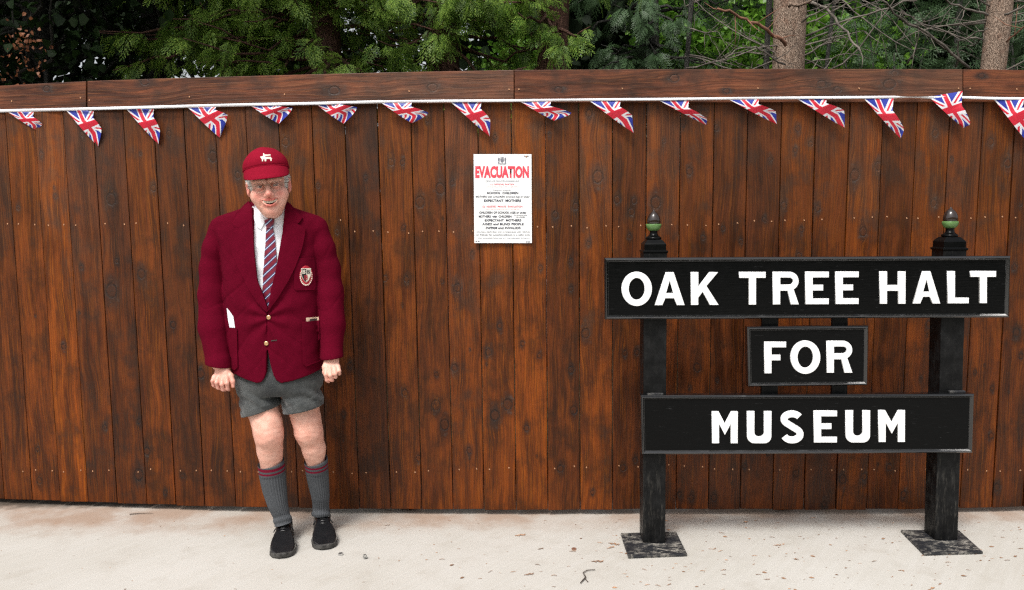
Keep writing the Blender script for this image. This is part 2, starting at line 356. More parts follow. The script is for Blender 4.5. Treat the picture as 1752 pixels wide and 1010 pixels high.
for i in range(len(xt)-1):
    # the two edges as straight lines through their pixels at rows 300 and 850
    e = []
    for j in (i, i+1):
        sl = (xb[j]-xt[j])/550.
        e.append((xt[j]+(interp(xb[j], YB)-300)*sl, xt[j]+(175-300)*sl))
    gap = .95 if i < 9 else .62
    pb = (e[0][0]+e[1][0])/2; yf = fence_y(pb)
    twist = random.uniform(-.003, .004) + (.003 if i < 9 else .001)
    yl, yr = fence_y(e[0][0]), fence_y(e[1][0])
    bl = W(e[0][0]+gap, interp(e[0][0], YB), yl); br = W(e[1][0]-gap, interp(e[1][0], YB), yr)
    tl = W(e[0][1]+gap, 175, yl); tr = W(e[1][1]-gap, 175, yr)
    ztop = W(e[0][1], interp(e[0][1], YT), yf).z-.012
    ext = lambda b, t: b+(t-b)*((ztop-b.z)/(t.z-b.z))
    tl, tr = ext(bl, tl), ext(br, tr)
    zj = random.uniform(-.003, .003); bl.z += zj; br.z += zj
    org = (bl+br)/2; mid_t = (tl+tr)/2; lean = (mid_t.x-org.x)/(mid_t.z-org.z)
    mb = MB(); th = .019; fr = []
    # front face tilted by the twist; thin back
    P = [bl+Vector((0, -twist, 0)), br+Vector((0, twist, 0)), tr+Vector((0, twist, 0)), tl+Vector((0, -twist, 0))]
    B = [p+Vector((0, th, 0)) for p in P]
    mb.hexa(P+B)
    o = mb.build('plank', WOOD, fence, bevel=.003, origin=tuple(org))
    kn = []
    for (kx, ky, kr) in knots:
        sl0 = e[0][0]+(interp(pb, YB)-ky)/(interp(pb, YB)-175)*(e[0][1]-e[0][0]); sl1 = e[1][0]+(interp(pb, YB)-ky)/(interp(pb, YB)-175)*(e[1][1]-e[1][0])
        if sl0 <= kx < sl1:
            p = W(kx, ky, yf); kn.append((p.x-org.x, p.z-org.z, kr*.0022))
    for k in range(1): kn.append((random.uniform(-.06, .06), random.uniform(.1, 2.0), random.uniform(.003, .005)))
    set_wood(o, kn, .92+(tones.get(i, .9)-.88)*1.4, random.uniform(1.04, 1.22))
    if i == 7:   # pale resin scar where the bark edge is missing
        sc = MB(); sp_ = [(271, 307), (275, 311), (281, 315.5), (297, 319), (296.5, 322.5), (288, 323.5), (279, 321), (273.5, 326), (271.3, 322)]
        f_ = [W(x, y, fence_y(x)-.0035) for x, y in sp_]; nn_ = len(f_); sc.add(f_+[q+Vector((0, .004, 0)) for q in f_], [tuple(range(nn_))[::-1]]+[(q, (q+1) % nn_, nn_+(q+1) % nn_, nn_+q) for q in range(nn_)])
        sc.build('bare_scar', SCAR, o)
    # pairs of screws into the rails (upper rail row, lower rail row)
    for row, tab in ((0, [(0, 384), (330, 384), (480, 380), (600, 379), (650, 398), (800, 396), (905, 388), (1040, 388), (1160, 386), (1300, 379), (1400, 374), (1752, 371)]),
                     (1, [(0, 806), (350, 805), (480, 806), (600, 809), (720, 808), (880, 801), (1000, 800), (1160, 794), (1250, 805), (1400, 804), (1752, 806)])):
        for fx in (.22+random.uniform(-.05, .05), .8+random.uniform(-.06, .06)):
            if random.random() < .14: continue
            py = interp(pb, tab)+random.uniform(-2.2, 2.2)
            k = (interp(pb, YB)-py)/(interp(pb, YB)-175)
            px = lerp(lerp(e[0][0], e[0][1], k), lerp(e[1][0], e[1][1], k), fx)
            s = bpy.data.objects.new('screw', SCR); COL.objects.link(s); s.parent = o
            p = W(px, py, yf); s.location = (p.x-org.x, lerp(-twist+(yl-yr)/2, twist-(yl-yr)/2, fx)-.0005, p.z-org.z)
# top boards
TB = [(-110, 147, 44), (149.5, 879, 53), (880.5, 1647, 57), (1648.5, 1860, 55)]
YTB = [(-120, 196), (0, 190), (148, 189), (440, 182), (660, 177.5), (880, 175.5), (1320, 175), (1752, 174), (1900, 174)]
bk = [(572,155,7),(740,150,7),(248,140,6),(1154,134,6),(956,154,5),(1243,156,4),(1406,144,6),(1433,154,5),(1531,125,4),(1522,144,8),(1680,130,4), (80, 152, 5)]
for (x0, x1, hh) in TB:
    n = max(2, int((x1-x0)/120)+1); V = []; Fc = []
    for k in range(n+1):
        px = lerp(x0, x1, k/n); yf = fence_y(px)-.006
        t_ = W(px, interp(px, YT), yf-.022); b_ = W(px, interp(px, YTB), yf-.022)
        V += [b_, t_, t_+Vector((0, .022, 0)), b_+Vector((0, .022, 0))]
    for k in range(n):
        a = 4*k; c = a+4
        Fc += [(a, c, c+1, a+1), (a+1, c+1, c+2, a+2), (a+2, c+2, c+3, a+3), (a+3, c+3, c, a)]
    Fc += [(0, 1, 2, 3), (4*n+3, 4*n+2, 4*n+1, 4*n)]
    org = (V[0]+V[1])/2
    # local frame: z runs along the board, x across it
    dirv = Vector((V[4*n]-V[0])); dirv.z = 0
    ang = math.atan2(dirv.y, dirv.x)
    Mx = Matrix.Translation(org) @ Matrix(((0, 0, 1, 0), (0, 1, 0, 0), (-1, 0, 0, 0), (0, 0, 0, 1)))
    inv = Mx.inverted()
    mb = MB(); mb.add([inv @ v for v in V], Fc)
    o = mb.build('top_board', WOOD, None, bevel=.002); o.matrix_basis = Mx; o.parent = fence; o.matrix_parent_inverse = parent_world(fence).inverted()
    kn = []
    for (kx, ky, kr) in bk:
        if x0 <= kx < x1:
            p = inv @ W(kx, ky, fence_y(kx)-.028); kn.append((p.x, p.z, kr*.0026))
    set_wood(o, kn, {44: 1.0, 53: 1.12, 57: 1.05, 55: 1.0}[hh], .93, .6)
    for px in ([20, 138] if x0 < 0 else [153, 324, 487, 700, 871] if x0 < 200 else [888, 1065, 1297, 1470, 1640] if x0 < 900 else [1660, 1740]):
        s = bpy.data.objects.new('screw', SCR); COL.objects.link(s); s.parent = o
        p = W(px, interp(px, YT)+(28 if px < 150 else 33), fence_y(px)-.0295)
        s.matrix_basis = inv @ Matrix.Translation(p)
# rails and posts behind
mb = MB()
for (pr, hh) in ((384, .04), (806, .04), (150, .05)):
    pts = [W(px, pr if pr != 150 else interp(px, YT)+25, fence_y(px)+.045) for px in range(-100, 1900, 200)]
    for a, b in zip(pts[:-1], pts[1:]):
        mb.hexa([a+Vector((0, -.02, -hh)), b+Vector((0, -.02, -hh)), b+Vector((0, -.02, hh)), a+Vector((0, -.02, hh)),
                 a+Vector((0, .03, -hh)), b+Vector((0, .03, -hh)), b+Vector((0, .03, hh)), a+Vector((0, .03, hh))])
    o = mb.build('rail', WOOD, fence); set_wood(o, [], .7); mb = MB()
for px in (-40, 700, 1340, 1850):
    y = fence_y(px)+.08; x = W(px, 800, y).x; mb = MB(); mb.box(x-.045, x+.045, y, y+.09, -.03, 2.1)
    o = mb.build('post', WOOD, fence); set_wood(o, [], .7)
# ------------------------------------------------------------------ station sign
def gloss_black():
    t = NT('gloss_black_paint'); co = t.obj()
    nz = t.noise(t.scalev(co, (3, 3, 40)), 6, 5, .65)
    c = t.mix(t.mapr(nz, .55, .75, 0, .5), (.0022, .0024, .0026), (.009, .0095, .01))
    sc = t.mapr(t.noise(t.scalev(co, (14, 40, 420)), 1, 3, .6), .70, .76)
    c = t.mix(t.math('MULTIPLY', sc, .35), c, (.16, .165, .17))
    r = t.mapr(t.noise(co, 25, 4), .3, .7, .14, .28)
    b = t.bump(t.noise(t.scalev(co, (8, 8, 160)), 1, 4, .6), .22, .0015)
    return t.pbr(c, r, b, spec=.12)
def post_black():
    t = NT('weathered_black_timber'); co = t.obj()
    gr = t.noise(t.scalev(co, (120, 120, 5)), 1, 4, .65); mo = t.noise(co, 18, 5, .7)
    c = t.mix(t.mapr(mo, .35, .75), (.003, .0032, .0036), (.011, .011, .0112))
    c = t.mix(t.mapr(gr, .62, .75, 0, .3), c, (.13, .125, .115))
    sx = t.n('SeparateXYZ'); t.L(co, sx.inputs[0])
    dust = t.math('MULTIPLY', t.mapr(sx.outputs[2], .1, .7, .9, .15), t.mapr(t.noise(t.scalev(co, (90, 90, 14)), 1, 5, .7), .5, .72))
    c = t.mix(t.math('MULTIPLY', dust, .22), c, (.2, .185, .16))
    return t.pbr(c, t.mapr(mo, .3, .7, .3, .6), t.bump(t.math('ADD', gr, t.math('MULTIPLY', mo, .5)), .5, .002), spec=.16)
def plate_mat():
    t = NT('scuffed_black_steel'); co = t.obj()
    nz = t.noise(t.scalev(co, (1, 2.2, 1)), 15, 10, .75); n2 = t.noise(co, 7, 3)
    f = t.math('MULTIPLY', t.mapr(nz, .46, .60), t.mapr(n2, .36, .62, .08, 1.))
    f2 = t.mapr(t.noise(co, 120, 4, .7), .35, .7, .3, 1.); c = t.mix(t.math('MULTIPLY', f, f2), (.014, .015, .018), (.40, .37, .32))
    return t.pbr(c, .55, t.bump(nz, .4, .003), spec=.4)
def white_paint():
    t = NT('white_letter_paint'); co = t.obj()
    c = t.mix(t.mapr(t.noise(co, 40, 4), .35, .7), (.86, .865, .87), (.80, .80, .79))
    return t.pbr(c, .42, t.bump(t.noise(co, 60, 3), .1, .001))
BLK = gloss_black(); BLKG = basic('gloss_black_moulding', (.004, .0044, .005), .13, .3, 40, .06, spec=.8, coat=.4); PBLK = post_black(); PLATE = plate_mat(); WHT = white_paint()
GREEN = basic('green_gloss_paint', (.10, .20, .06), .3, .12, 60, .05)
NUTBR = basic('dark_acorn_gloss', (.02, .012, .009), .08, .2, 40, 0, spec=.7)

sign = empty('station_sign', (W(1376, 936, 3.56).x, 3.56, 0), 'black station nameboard on two posts with white letters reading OAK TREE HALT FOR MUSEUM', 'sign')
def letter_shapes(ch, aspect, wide=.225):
    """outline loops in a unit-high box; w = width in heights"""
    w = aspect; s = wide
    def arc(cx, cy, rx, ry, a0, a1, n=14): return [(cx+rx*math.cos(R(lerp(a0, a1, i/n))), cy+ry*math.sin(R(lerp(a0, a1, i/n)))) for i in range(n+1)]
    if ch == 'T': return [[(0, 1), (0, 1-s*.82), ((w-s)/2, 1-s*.82), ((w-s)/2, 0), ((w+s)/2, 0), ((w+s)/2, 1-s*.82), (w, 1-s*.82), (w, 1)]]
    if ch == 'H': return [[(0, 0), (0, 1), (s, 1), (s, .58), (w-s, .58), (w-s, 1), (w, 1), (w, 0), (w-s, 0), (w-s, .4), (s, .4), (s, 0)]]
    if ch == 'L': return [[(0, 0), (0, 1), (s, 1), (s, s*.8), (w, s*.8), (w, 0)]]
    if ch == 'E': return [[(0, 0), (0, 1), (w, 1), (w, 1-s*.8), (s, 1-s*.8), (s, .6), (w*.76, .6), (w*.76, .42), (s, .42), (s, s*.8), (w, s*.8), (w, 0)]]
    if ch == 'F': return [[(0, 0), (0, 1), (w, 1), (w, 1-s*.8), (s, 1-s*.8), (s, .59), (w*.74, .59), (w*.74, .41), (s, .41), (s, 0)]]
    if ch == 'A':
        c = w/2; return [[(0, 0), (c-s*.52, 1), (c+s*.52, 1), (w, 0), (w-s*1.05, 0), (w-s*1.45, .21), (s*1.45, .21), (s*1.05, 0)],
                         [(c-.12*w, .37), (c+.12*w, .37), (c, .74)]]
    if ch == 'K': return [[(0, 0), (0, 1), (s, 1), (s, .56), (w-s*1.25, 1), (w-.02, 1), (w*.56, .58), (w, 0), (w-s*1.2, 0), (w*.42, .40), (s, .22), (s, 0)]]
    if ch == 'M': return [[(0, 0), (0, 1), (s*.9, 1), (w/2, .62), (w-s*.9, 1), (w, 1), (w, 0), (w-s*.98, 0), (w-s*.98, .6), (w/2, .26), (s*.98, .6), (s*.98, 0)]]
    if ch == 'O': return [arc(w/2, .5, w/2, .52, 0, 360, 40)[:-1], arc(w/2, .5, w/2-s*.98, .52-s*.85, 360, 0, 32)[:-1]]
    if ch == 'U': return [[(0, 1)]+arc(.3*w, .3*w-.01, .3*w, .3*w, 180, 270, 8)+arc(w-.3*w, .3*w-.01, .3*w, .3*w, 270, 360, 8)+[(w, 1), (w-s, 1)]+
                          arc(w/2, .34, w/2-s, .14, 0, -180, 12)+[(s, 1)]]
    if ch == 'R':
        ro = .285; top = 1
        o = [(0, 0), (0, 1)]+arc(w-ro-.01, 1-ro, ro, ro, 90, -62, 14)+[(w, 0), (w-s*1.12, 0), (w*.56, 1-2*ro-.01), (s, 1-2*ro-.01), (s, 0)]
        ri = ro-s*.8
        i = [(s, 1-s*.8), (s, 1-2*ro+s*.8)]+arc(w-ro-.01, 1-ro, ri+.01, ri, -90, 90, 10)
        return [o, i[::-1]]
    if ch == 'S':
        # centre line swept with constant width
        pts = []
        r = w/2-s/2
        pts += [(w/2+r*math.cos(R(a)), .735+(.265-s*.43)*math.sin(R(a))) for a in np.linspace(28, 228, 16)]
        pts += [(w/2+r*math.cos(R(a)), .265+(.28-s*.43)*math.sin(R(a))) for a in np.linspace(48, -158, 17)]
        P = [Vector((*p, 0)) for p in pts]; Lf = []; Rt = []
        for k, p in enumerate(P):
            tdir = (P[min(k+1, len(P)-1)]-P[max(k-1, 0)]).normalized(); nrm = Vector((-tdir.y, tdir.x, 0))*s*.47
            Lf.append(tuple((p+nrm)[:2])); Rt.append(tuple((p-nrm)[:2]))
        return [Lf+Rt[::-1]]
def solid_from_loops(loops, depth, name, mat, bev=.0012):
    cu = bpy.data.curves.new(name, 'CURVE'); cu.dimensions = '2D'; cu.fill_mode = 'BOTH'; cu.extrude = depth/2; cu.bevel_depth = bev; cu.bevel_resolution = 1; cu.offset = -bev
    for lp in loops:
        sp = cu.splines.new('POLY'); sp.points.add(len(lp)-1)
        for k, p in enumerate(lp): sp.points[k].co = (p[0], p[1], 0, 1)
        sp.use_cyclic_u = True
    tmp = bpy.data.objects.new('tmp', cu); COL.objects.link(tmp)
    dg = bpy.context.evaluated_depsgraph_get(); dg.update()
    me = bpy.data.meshes.new_from_object(tmp.evaluated_get(dg)); me.materials.clear(); me.materials.append(mat)
    bpy.data.objects.remove(tmp); bpy.data.curves.remove(cu); return me
YBRD = 3.478      # front plane of the boards
def board(corners, mould, letters, label):
    """corners tl tr br bl in px; builds panel, moulding frame and raised letters as sub-parts"""
    tl, tr, br, bl = [W(x, y, YBRD) for x, y in corners]
    U = (tr-tl); V = (tl-bl)
    def pt(u, v, d=0.): return bl.lerp(br, u).lerp(tl.lerp(tr, u), v)+Vector((0, d, 0))
    wid = ((tr-tl).length+(br-bl).length)/2; hei = ((tl-bl).length+(tr-br).length)/2
    mb = MB()
    mu, mv = mould/wid, mould/hei
    e = .002
    mb.hexa([pt(mu*.6, mv*.6, .006), pt(1-mu*.6, mv*.6, .006), pt(1-mu*.6, 1-mv*.6, .006), pt(mu*.6, 1-mv*.6, .006),
             pt(mu*.6, mv*.6, .034), pt(1-mu*.6, mv*.6, .034), pt(1-mu*.6, 1-mv*.6, .034), pt(mu*.6, 1-mv*.6, .034)])
    o = mb.build('name_board', BLK, sign, origin=tuple(pt(.5, .5, .02)), bevel=0); tag(o, label)
    # moulding: profile (inset fraction, depth) outer to inner
    prof = [(0, .036), (0, .003), (.07, .0003), (.14, -.0008), (.30, -.0045), (.42, -.0052), (.50, -.0045), (.86, .0035), (.92, .0036), (1.0, .0062)]
    for side in range(4):
        mb = MB(); vv = []
        for (q, d) in prof:
            iu, iv = q*mu, q*mv
            c = [(iu, iv), (1-iu, iv), (1-iu, 1-iv), (iu, 1-iv)]
            a, b = c[side], c[(side+1) % 4]
            vv += [pt(*a, d), pt(*b, d)]
        fs = [(2*k, 2*k+1, 2*k+3, 2*k+2) for k in range(len(prof)-1)]
        fs.append((0, 2*len(prof)-2, 2*len(prof)-1, 1))
        mb.add(vv, fs); mo = mb.build('moulding', BLKG, o)
        bm = bmesh.new(); bm.from_mesh(mo.data); bmesh.ops.recalc_face_normals(bm, faces=bm.faces); bm.to_mesh(mo.data); bm.free()
        for p in mo.data.polygons: p.use_smooth = False
    for (ch, x0, x1, y0, y1) in letters:
        # unit box -> pixel box on the panel face
        a = W(x0, y1, YBRD+.006); b = W(x1, y1, YBRD+.006); c = W(x0, y0, YBRD+.006)
        hh = (c-a).length; ww = (b-a).length
        me = solid_from_loops(letter_shapes(ch, ww/hh), .007/hh, 'letter', WHT, .0012/hh)
        ux = (b-a).normalized(); uy = (c-a).normalized(); uz = ux.cross(uy)
        Mt = Matrix.Translation(a+Vector((0, -.0035, 0))) @ Matrix((ux, uy, uz)).transposed().to_4x4() @ Matrix.Scale(hh, 4)
        me.transform(Mt); link('letter', me, o)
    return o
L1 = [('O',1063,1115),('A',1119.5,1171),('K',1181.5,1229),('T',1264,1309),('R',1321.5,1366),('E',1377,1417),('E',1428.5,1468),('H',1504,1548),('A',1560,1607.5),('L',1620,1656),('T',1659,1702.5)]
board([(1034, 441.5), (1729.5, 438), (1726.5, 543.5), (1035, 547)], .0185, [(c, a, b, lerp(466, 463.5, (a-1063)/640), lerp(522.5, 518.5, (a-1063)/640)) for c, a, b in L1], 'long upper board reading OAK TREE HALT')
board([(1278, 559.5), (1486, 557.5), (1484.5, 659.5), (1280, 662)], .0175, [('F',1307,1344,584.5,638.5),('O',1351.5,1402.5,583.5,638.5),('R',1413.5,1457.5,583,637.5)], 'small middle board reading FOR')
L3 = [('M',1217.5,1261.5),('U',1277.5,1319),('S',1334.5,1374.5),('E',1391.5,1431),('U',1446,1487.5),('M',1502,1547)]
board([(1096, 677), (1667, 674), (1664, 775), (1098, 778)], .0175, [(c, a, b, lerp(703.5, 701, (a-1217)/330), lerp(758, 755.5, (a-1217)/330)) for c, a, b in L3], 'lower board reading MUSEUM')
YP = 3.515      # front face of the posts
def post(xt0, xt1, ytop, xb0, xb1, yb_):
    a = W(xb0, yb_, YP); b = W(xb1, yb_, YP); z0 = a.z*.5+b.z*.5
    c = W(xt0, ytop, YP); d = W(xt1, ytop, YP)
    w = (b.x-a.x); cx = (a.x+b.x)/2; cxt = (c.x+d.x)/2
    h = w/2; mb = MB(); zt = (c.z+d.z)/2
    mb.hexa([(cx-h, YP, .012), (cx+h, YP, .012), (cxt+h, YP, zt), (cxt-h, YP, zt), (cx-h, YP+.1, .012), (cx+h, YP+.1, .012), (cxt+h, YP+.1, zt), (cxt-h, YP+.1, zt)])
    o = mb.build('post', PBLK, sign, bevel=.004, origin=(cx, YP+.05, .012))
    return o, Vector((cxt, YP+.05, zt)), h
pA, tA, hA = post(1101.5, 1141.5, 432, 1100, 1138.5, 936)
pB, tB, hB = post(1613, 1655.5, 427.5, 1600, 1639, 922)
for (p, t_, h) in ((pA, tA, hA), (pB, tB, hB)):
    mb = MB(); x, y, z = t_; s_ = math.sqrt(2)
    q = lambda r: r*s_
    mb.lathe((x, y, z), [(q(h+.002), -.004), (q(h+.004), .002), (q(h+.004), .006), (q(h-.003), .008), (q(h-.003), .034), (q(h-.007), .04), (q(.032), .053), (q(.030), .054)], 4)
    cap = mb.build('post_cap', BLK, p, bevel=.002)
    mb = MB(); mb.lathe((x, y, z+.053), [(.03, 0), (.034, .004), (.034, .009), (.029, .013), (.0255, .015), (.019, .021), (.0165, .03), (.0165, .036), (.022, .040)], 28)
    mb.build('finial_neck', BLK, p, True)
    mb = MB(); mb.lathe((x, y, z+.091), [(.012, -.001), (.021, .001), (.0285, .009), (.0325, .019), (.0335, .028), (.0325, .0295), (.028, .030)], 32)
    mb.build('acorn_cup', GREEN, p, True)
    mb = MB(); mb.lathe((x, y, z+.1215), [(.027, -.002), (.0292, .002), (.0298, .009), (.0288, .021), (.0250, .033), (.0190, .043), (.0115, .050), (.0055, .0545), (.0028, .059), (.001, .062)], 32)
    mb.build('acorn', NUTBR, p, True)
# straps behind the boards
for (a, b) in ((1303, 1331), (1423.5, 1450)):
    p0 = W(a, 690, YP); p1 = W(b, 690, YP); q0 = W(a+1, 520, YP); q1 = W(b+1, 520, YP); d = Vector((0, .02, 0)); mb = MB()
    mb.hexa([p0, p1, q1, q0, p0+d, p1+d, q1+d, q0+d]); mb.build('strap', PBLK, sign, bevel=.002)
# small lead caps sitting on the top edge of the lower board in front of the posts
for (px, py) in ((1121, 675.5), (1637, 671)):
    c = W(px, py, YP-.012); mb = MB(); mb.box(c.x-.035, c.x+.035, c.y-.008, c.y+.01, c.z-.004, c.z+.007); mb.build('bracket', PLATE, sign, bevel=.003)
# base plates
def plate(c, par):
    pts = [G(*q, .012) for q in c]; mb = MB(); dn = Vector((0, 0, -.0115))
    mb.add([p+dn for p in pts]+pts, [(3, 2, 1, 0), (4, 5, 6, 7), (0, 1, 5, 4), (1, 2, 6, 5), (2, 3, 7, 6), (3, 0, 4, 7)])
    o = mb.build('base_plate', PLATE, sign, bevel=.002, origin=tuple(sum(pts, Vector())/4))
    bm_ = MB()
    for k, (u, v) in enumerate(((.14, .14), (.86, .14), (.86, .86), (.14, .86))):
        q = pts[0].lerp(pts[1], u).lerp(pts[3].lerp(pts[2], u), v)
        bb = MB(); bb.lathe(tuple(q), [(.009, -.001), (.009, .003), (.006, .004), (.006, .009), (.003, .01)], 6); bb.build('bolt', PLATE, o)
plate([(1075, 952), (1176, 948), (1157, 909.5), (1062, 912)], pA)
plate([(1581, 947), (1682, 944), (1640.5, 907), (1541, 906.5)], pB)

# ------------------------------------------------------------------ poster
PAPER = basic('poster_paper', (.84, .85, .85), .5, .02, 12, .02)
INKR = basic('red_poster_ink', (.70, .06, .09), .6, .12, 300, 0)
INKR2 = basic('thin_red_poster_ink', (.72, .30, .28), .6, .1, 300, 0)
INKB = basic('dark_blue_poster_ink', (.02, .022, .045), .6, .1, 300, 0)
INKG = basic('grey_poster_ink', (.17, .175, .21), .6, .1, 300, 0)
YPO = fence_y(860)-.014
def W2(px, py, d=0.): return W(px, py, YPO+d)
poster = empty('poster', tuple(W2(860, 416)), 'white wartime EVACUATION notice with red heading fixed to the fence', 'poster')
mb = MB(); c = [W2(811.5, 416), W2(910, 416), W2(909.3, 264), W2(810.3, 264)]; d = Vector((0, .003, 0))
mb.hexa(c+[p+d for p in c]); mb.build('sheet', PAPER, poster)
fonts = []
def text(s, x0, x1, y0, y1, mat, name='lettering', bold=0.):
    cu = bpy.data.curves.new(name, 'FONT'); cu.body = s; cu.size = 1; cu.offset = bold; cu.resolution_u = 3
    o = bpy.data.objects.new('tmp', cu); COL.objects.link(o); fonts.append((o, cu, x0, x1, y0, y1, mat, name))
def cr(x): return 790+x/5.614
def cy_(y): return 250+y/5.614
for (s, a, b, y0, y1, mt, bo) in [
    ('EVACUATION', 130, 645, 192, 308, INKR, .05),
    ('DETAILS OF FACILITIES ARRANGED FOR', 230, 553, 330, 345, INKG, .0), ('(1) OFFICIAL PARTIES', 277, 500, 361, 380, INKR, .014),
    ('(TO BILLETS PROVIDED BY THE GOVERNMENT)', 235, 545, 388, 399, INKR2, 0), ('Evacuation is available for', 305, 475, 417, 431, INKG, 0),
    ('SCHOOL  CHILDREN', 243, 543, 440, 462, INKB, .03), ('MOTHERS with CHILDREN of School Age or under', 135, 652, 478, 501, INKB, .014),
    ('EXPECTANT  MOTHERS', 213, 570, 513, 537, INKB, .03), ('(2)  ASSISTED  PRIVATE  EVACUATION', 200, 583, 573, 596, INKR, .014),
    ('(Free travel and billeting allowance is provided for)', 230, 555, 604, 617, INKR2, 0), ('CHILDREN OF SCHOOL AGE or under', 168, 622, 629, 650, INKB, .026),
    ('MOTHERS  with  CHILDREN', 163, 478, 666, 688, INKB, .026), ('OF SCHOOL AGE', 500, 625, 661, 671, INKB, .012), ('OR UNDER', 522, 606, 678, 689, INKB, .012),
    ('EXPECTANT  MOTHERS', 220, 572, 703, 725, INKB, .03), ('AGED and BLIND PEOPLE', 197, 595, 739, 761, INKB, .03), ('INFIRM and INVALIDS', 230, 565, 776, 798, INKB, .03),
    ('who have made their own arrangements with relatives', 140, 655, 819, 834, INKB, .012), ('or friends for accommodation in a safer area', 140, 655, 846, 860, INKB, .012),
    ('* FOR INFORMATION ASK AT THE NEAREST SCHOOL', 140, 655, 880, 893, INKG, 0)]:
    text(s, cr(a), cr(b), cy_(y0), cy_(y1), mt, 'lettering', bo)
def flush_text(parent, place):
    dg = bpy.context.evaluated_depsgraph_get(); dg.update()
    for (o, cu, x0, x1, y0, y1, mt, name) in fonts:
        me = bpy.data.meshes.new_from_object(o.evaluated_get(dg)); me.materials.clear(); me.materials.append(mt)
        co = np.empty(len(me.vertices)*3, np.float32); me.vertices.foreach_get('co', co); co = co.reshape(-1, 3)
        mn, mx = co.min(0), co.max(0); out = []
        for p in co:
            u = (p[0]-mn[0])/(mx[0]-mn[0]); v = (p[1]-mn[1])/(mx[1]-mn[1]); q = place(lerp(x0, x1, u), lerp(y1, y0, v)); out += list(q)
        me.vertices.foreach_set('co', out); me.update(); bpy.data.objects.remove(o); bpy.data.curves.remove(cu)
        link(name, me, parent)
    fonts.clear()
flush_text(poster, lambda x, y: W2(x, y, -.0012))
# crest: small shield with two supporters and a crown, grey ink
mb = MB()
def flat(poly, d=-.0012): mb.add([W2(x, y, d) for x, y in poly], [tuple(range(len(poly)))])
cx, cy0 = 859, 274
flat([(cx-3, cy0-1.5), (cx+3, cy0-1.5), (cx+3, cy0+2), (cx, cy0+5), (cx-3, cy0+2)])
for s in (-1, 1):
    flat([(cx+s*4, cy0-3), (cx+s*6.5, cy0-4.5), (cx+s*7.2, cy0-1), (cx+s*6, cy0+3), (cx+s*7.4, cy0+5.5), (cx+s*5, cy0+5.5), (cx+s*4.2, cy0+1)][::s])
flat([(cx-2.6, cy0-2.5), (cx-3, cy0-5), (cx-1.2, cy0-4), (cx, cy0-6), (cx+1.2, cy0-4), (cx+3, cy0-5), (cx+2.6, cy0-2.5)])
flat([(cx-7, cy0+6), (cx+7, cy0+6), (cx+6, cy0+7.3), (cx-6, cy0+7.3)])
mb.build('crest', INKG, poster)
mb = MB(); mb.cur = 0
for (x, y) in ((898, 267.5), (903, 267.5), (815, 413), (819, 413), (901, 414), (905, 414)): flat([(x-1.4, y-.8), (x+1.4, y-.8), (x+1.4, y+.8), (x-1.4, y+.8)])
mb.build('small_print', INKG, poster)
mb = MB(); p = W2(900.5, 268); s = bpy.data.objects.new('screw', SCR); COL.objects.link(s); s.location = (p.x, p.y-.0015, p.z); s.parent = poster; s.matrix_parent_inverse = parent_world(poster).inverted()

# ------------------------------------------------------------------ bunting
def flag_mat():
    t = NT('printed_flag_cloth'); uv = t.n('TexCoord').outputs['UV']; sx = t.n('SeparateXYZ'); t.L(uv, sx.inputs[0])
    x = t.math('MULTIPLY', t.math('SUBTRACT', sx.outputs[0], .5), 1.25); y = t.math('SUBTRACT', sx.outputs[1], .56)
    ax, ay = t.math('ABSOLUTE', x), t.math('ABSOLUTE', y)
    lt = lambda a, b: t.math('LESS_THAN', a, b)
    d1 = t.math('ABSOLUTE', t.math('SUBTRACT', t.math('MULTIPLY', x, .555), t.math('MULTIPLY', y, .832)))
    d2 = t.math('ABSOLUTE', t.math('ADD', t.math('MULTIPLY', x, .555), t.math('MULTIPLY', y, .832)))
    dd = t.math('MINIMUM', d1, d2)
    c = t.mix(lt(dd, .078), (.022, .04, .36), (.82, .82, .86))
    c = t.mix(lt(dd, .026), c, (.66, .018, .045))
    cr_ = t.math('MINIMUM', ax, ay)
    c = t.mix(lt(cr_, .125), c, (.82, .82, .86)); c = t.mix(lt(cr_, .078), c, (.66, .018, .045))
    dif = t.n('BsdfPrincipled'); t.L(c, dif.inputs['Base Color']); dif.inputs['Roughness'].default_value = .42
    tr = t.n('BsdfTranslucent'); t.L(c, tr.inputs[0]); mx = t.n('MixShader'); mx.inputs[0].default_value = .2
    t.L(dif.outputs[0], mx.inputs[1]); t.L(tr.outputs[0], mx.inputs[2]); t.L(mx.outputs[0], t.out.inputs[0]); return t.m
FLAG = flag_mat(); TAPE = basic('white_bunting_tape', (.83, .83, .86), .5, .05, 60, .1)
bunting = empty('bunting', tuple(W(880, 172, 3.84)), 'string of sixteen union flag pennants on white tape hung along the fence top', 'bunting')
TY = [(-80, 193.5), (0, 190), (150, 186.5), (320, 182), (440, 179), (545, 177), (645, 174.5), (760, 173), (880, 172.3), (1000, 171), (1180, 169.5), (1320, 168), (1530, 166.3), (1590, 167), (1650, 167), (1700, 168.5), (1752, 169), (1850, 169.5)]
def tape_y(px): return fence_y(px)-.043
vv = []; ff = []; xs_ = list(range(-80, 1851, 10))
for k, px in enumerate(xs_):
    tw = math.sin(px*.021)*.003 + (.006*math.sin((px-1530)/20.) if 1530 < px < 1592 else 0)
    hw = 2.5 if px < 660 else 2.2
    if 1530 < px < 1592: hw = 2.2-1.3*math.sin((px-1530)/62*math.pi)
    y = interp(px, TY)
    vv += [W(px, y+hw, tape_y(px)+tw), W(px, y-hw, tape_y(px)-tw), W(px, y-hw, tape_y(px)-tw+.0012), W(px, y+hw, tape_y(px)+tw+.0012)]
for k in range(len(xs_)-1):
    a = 4*k; b = a+4
    for j in range(4): ff.append((a+j, b+j, b+(j+1) % 4, a+(j+1) % 4))
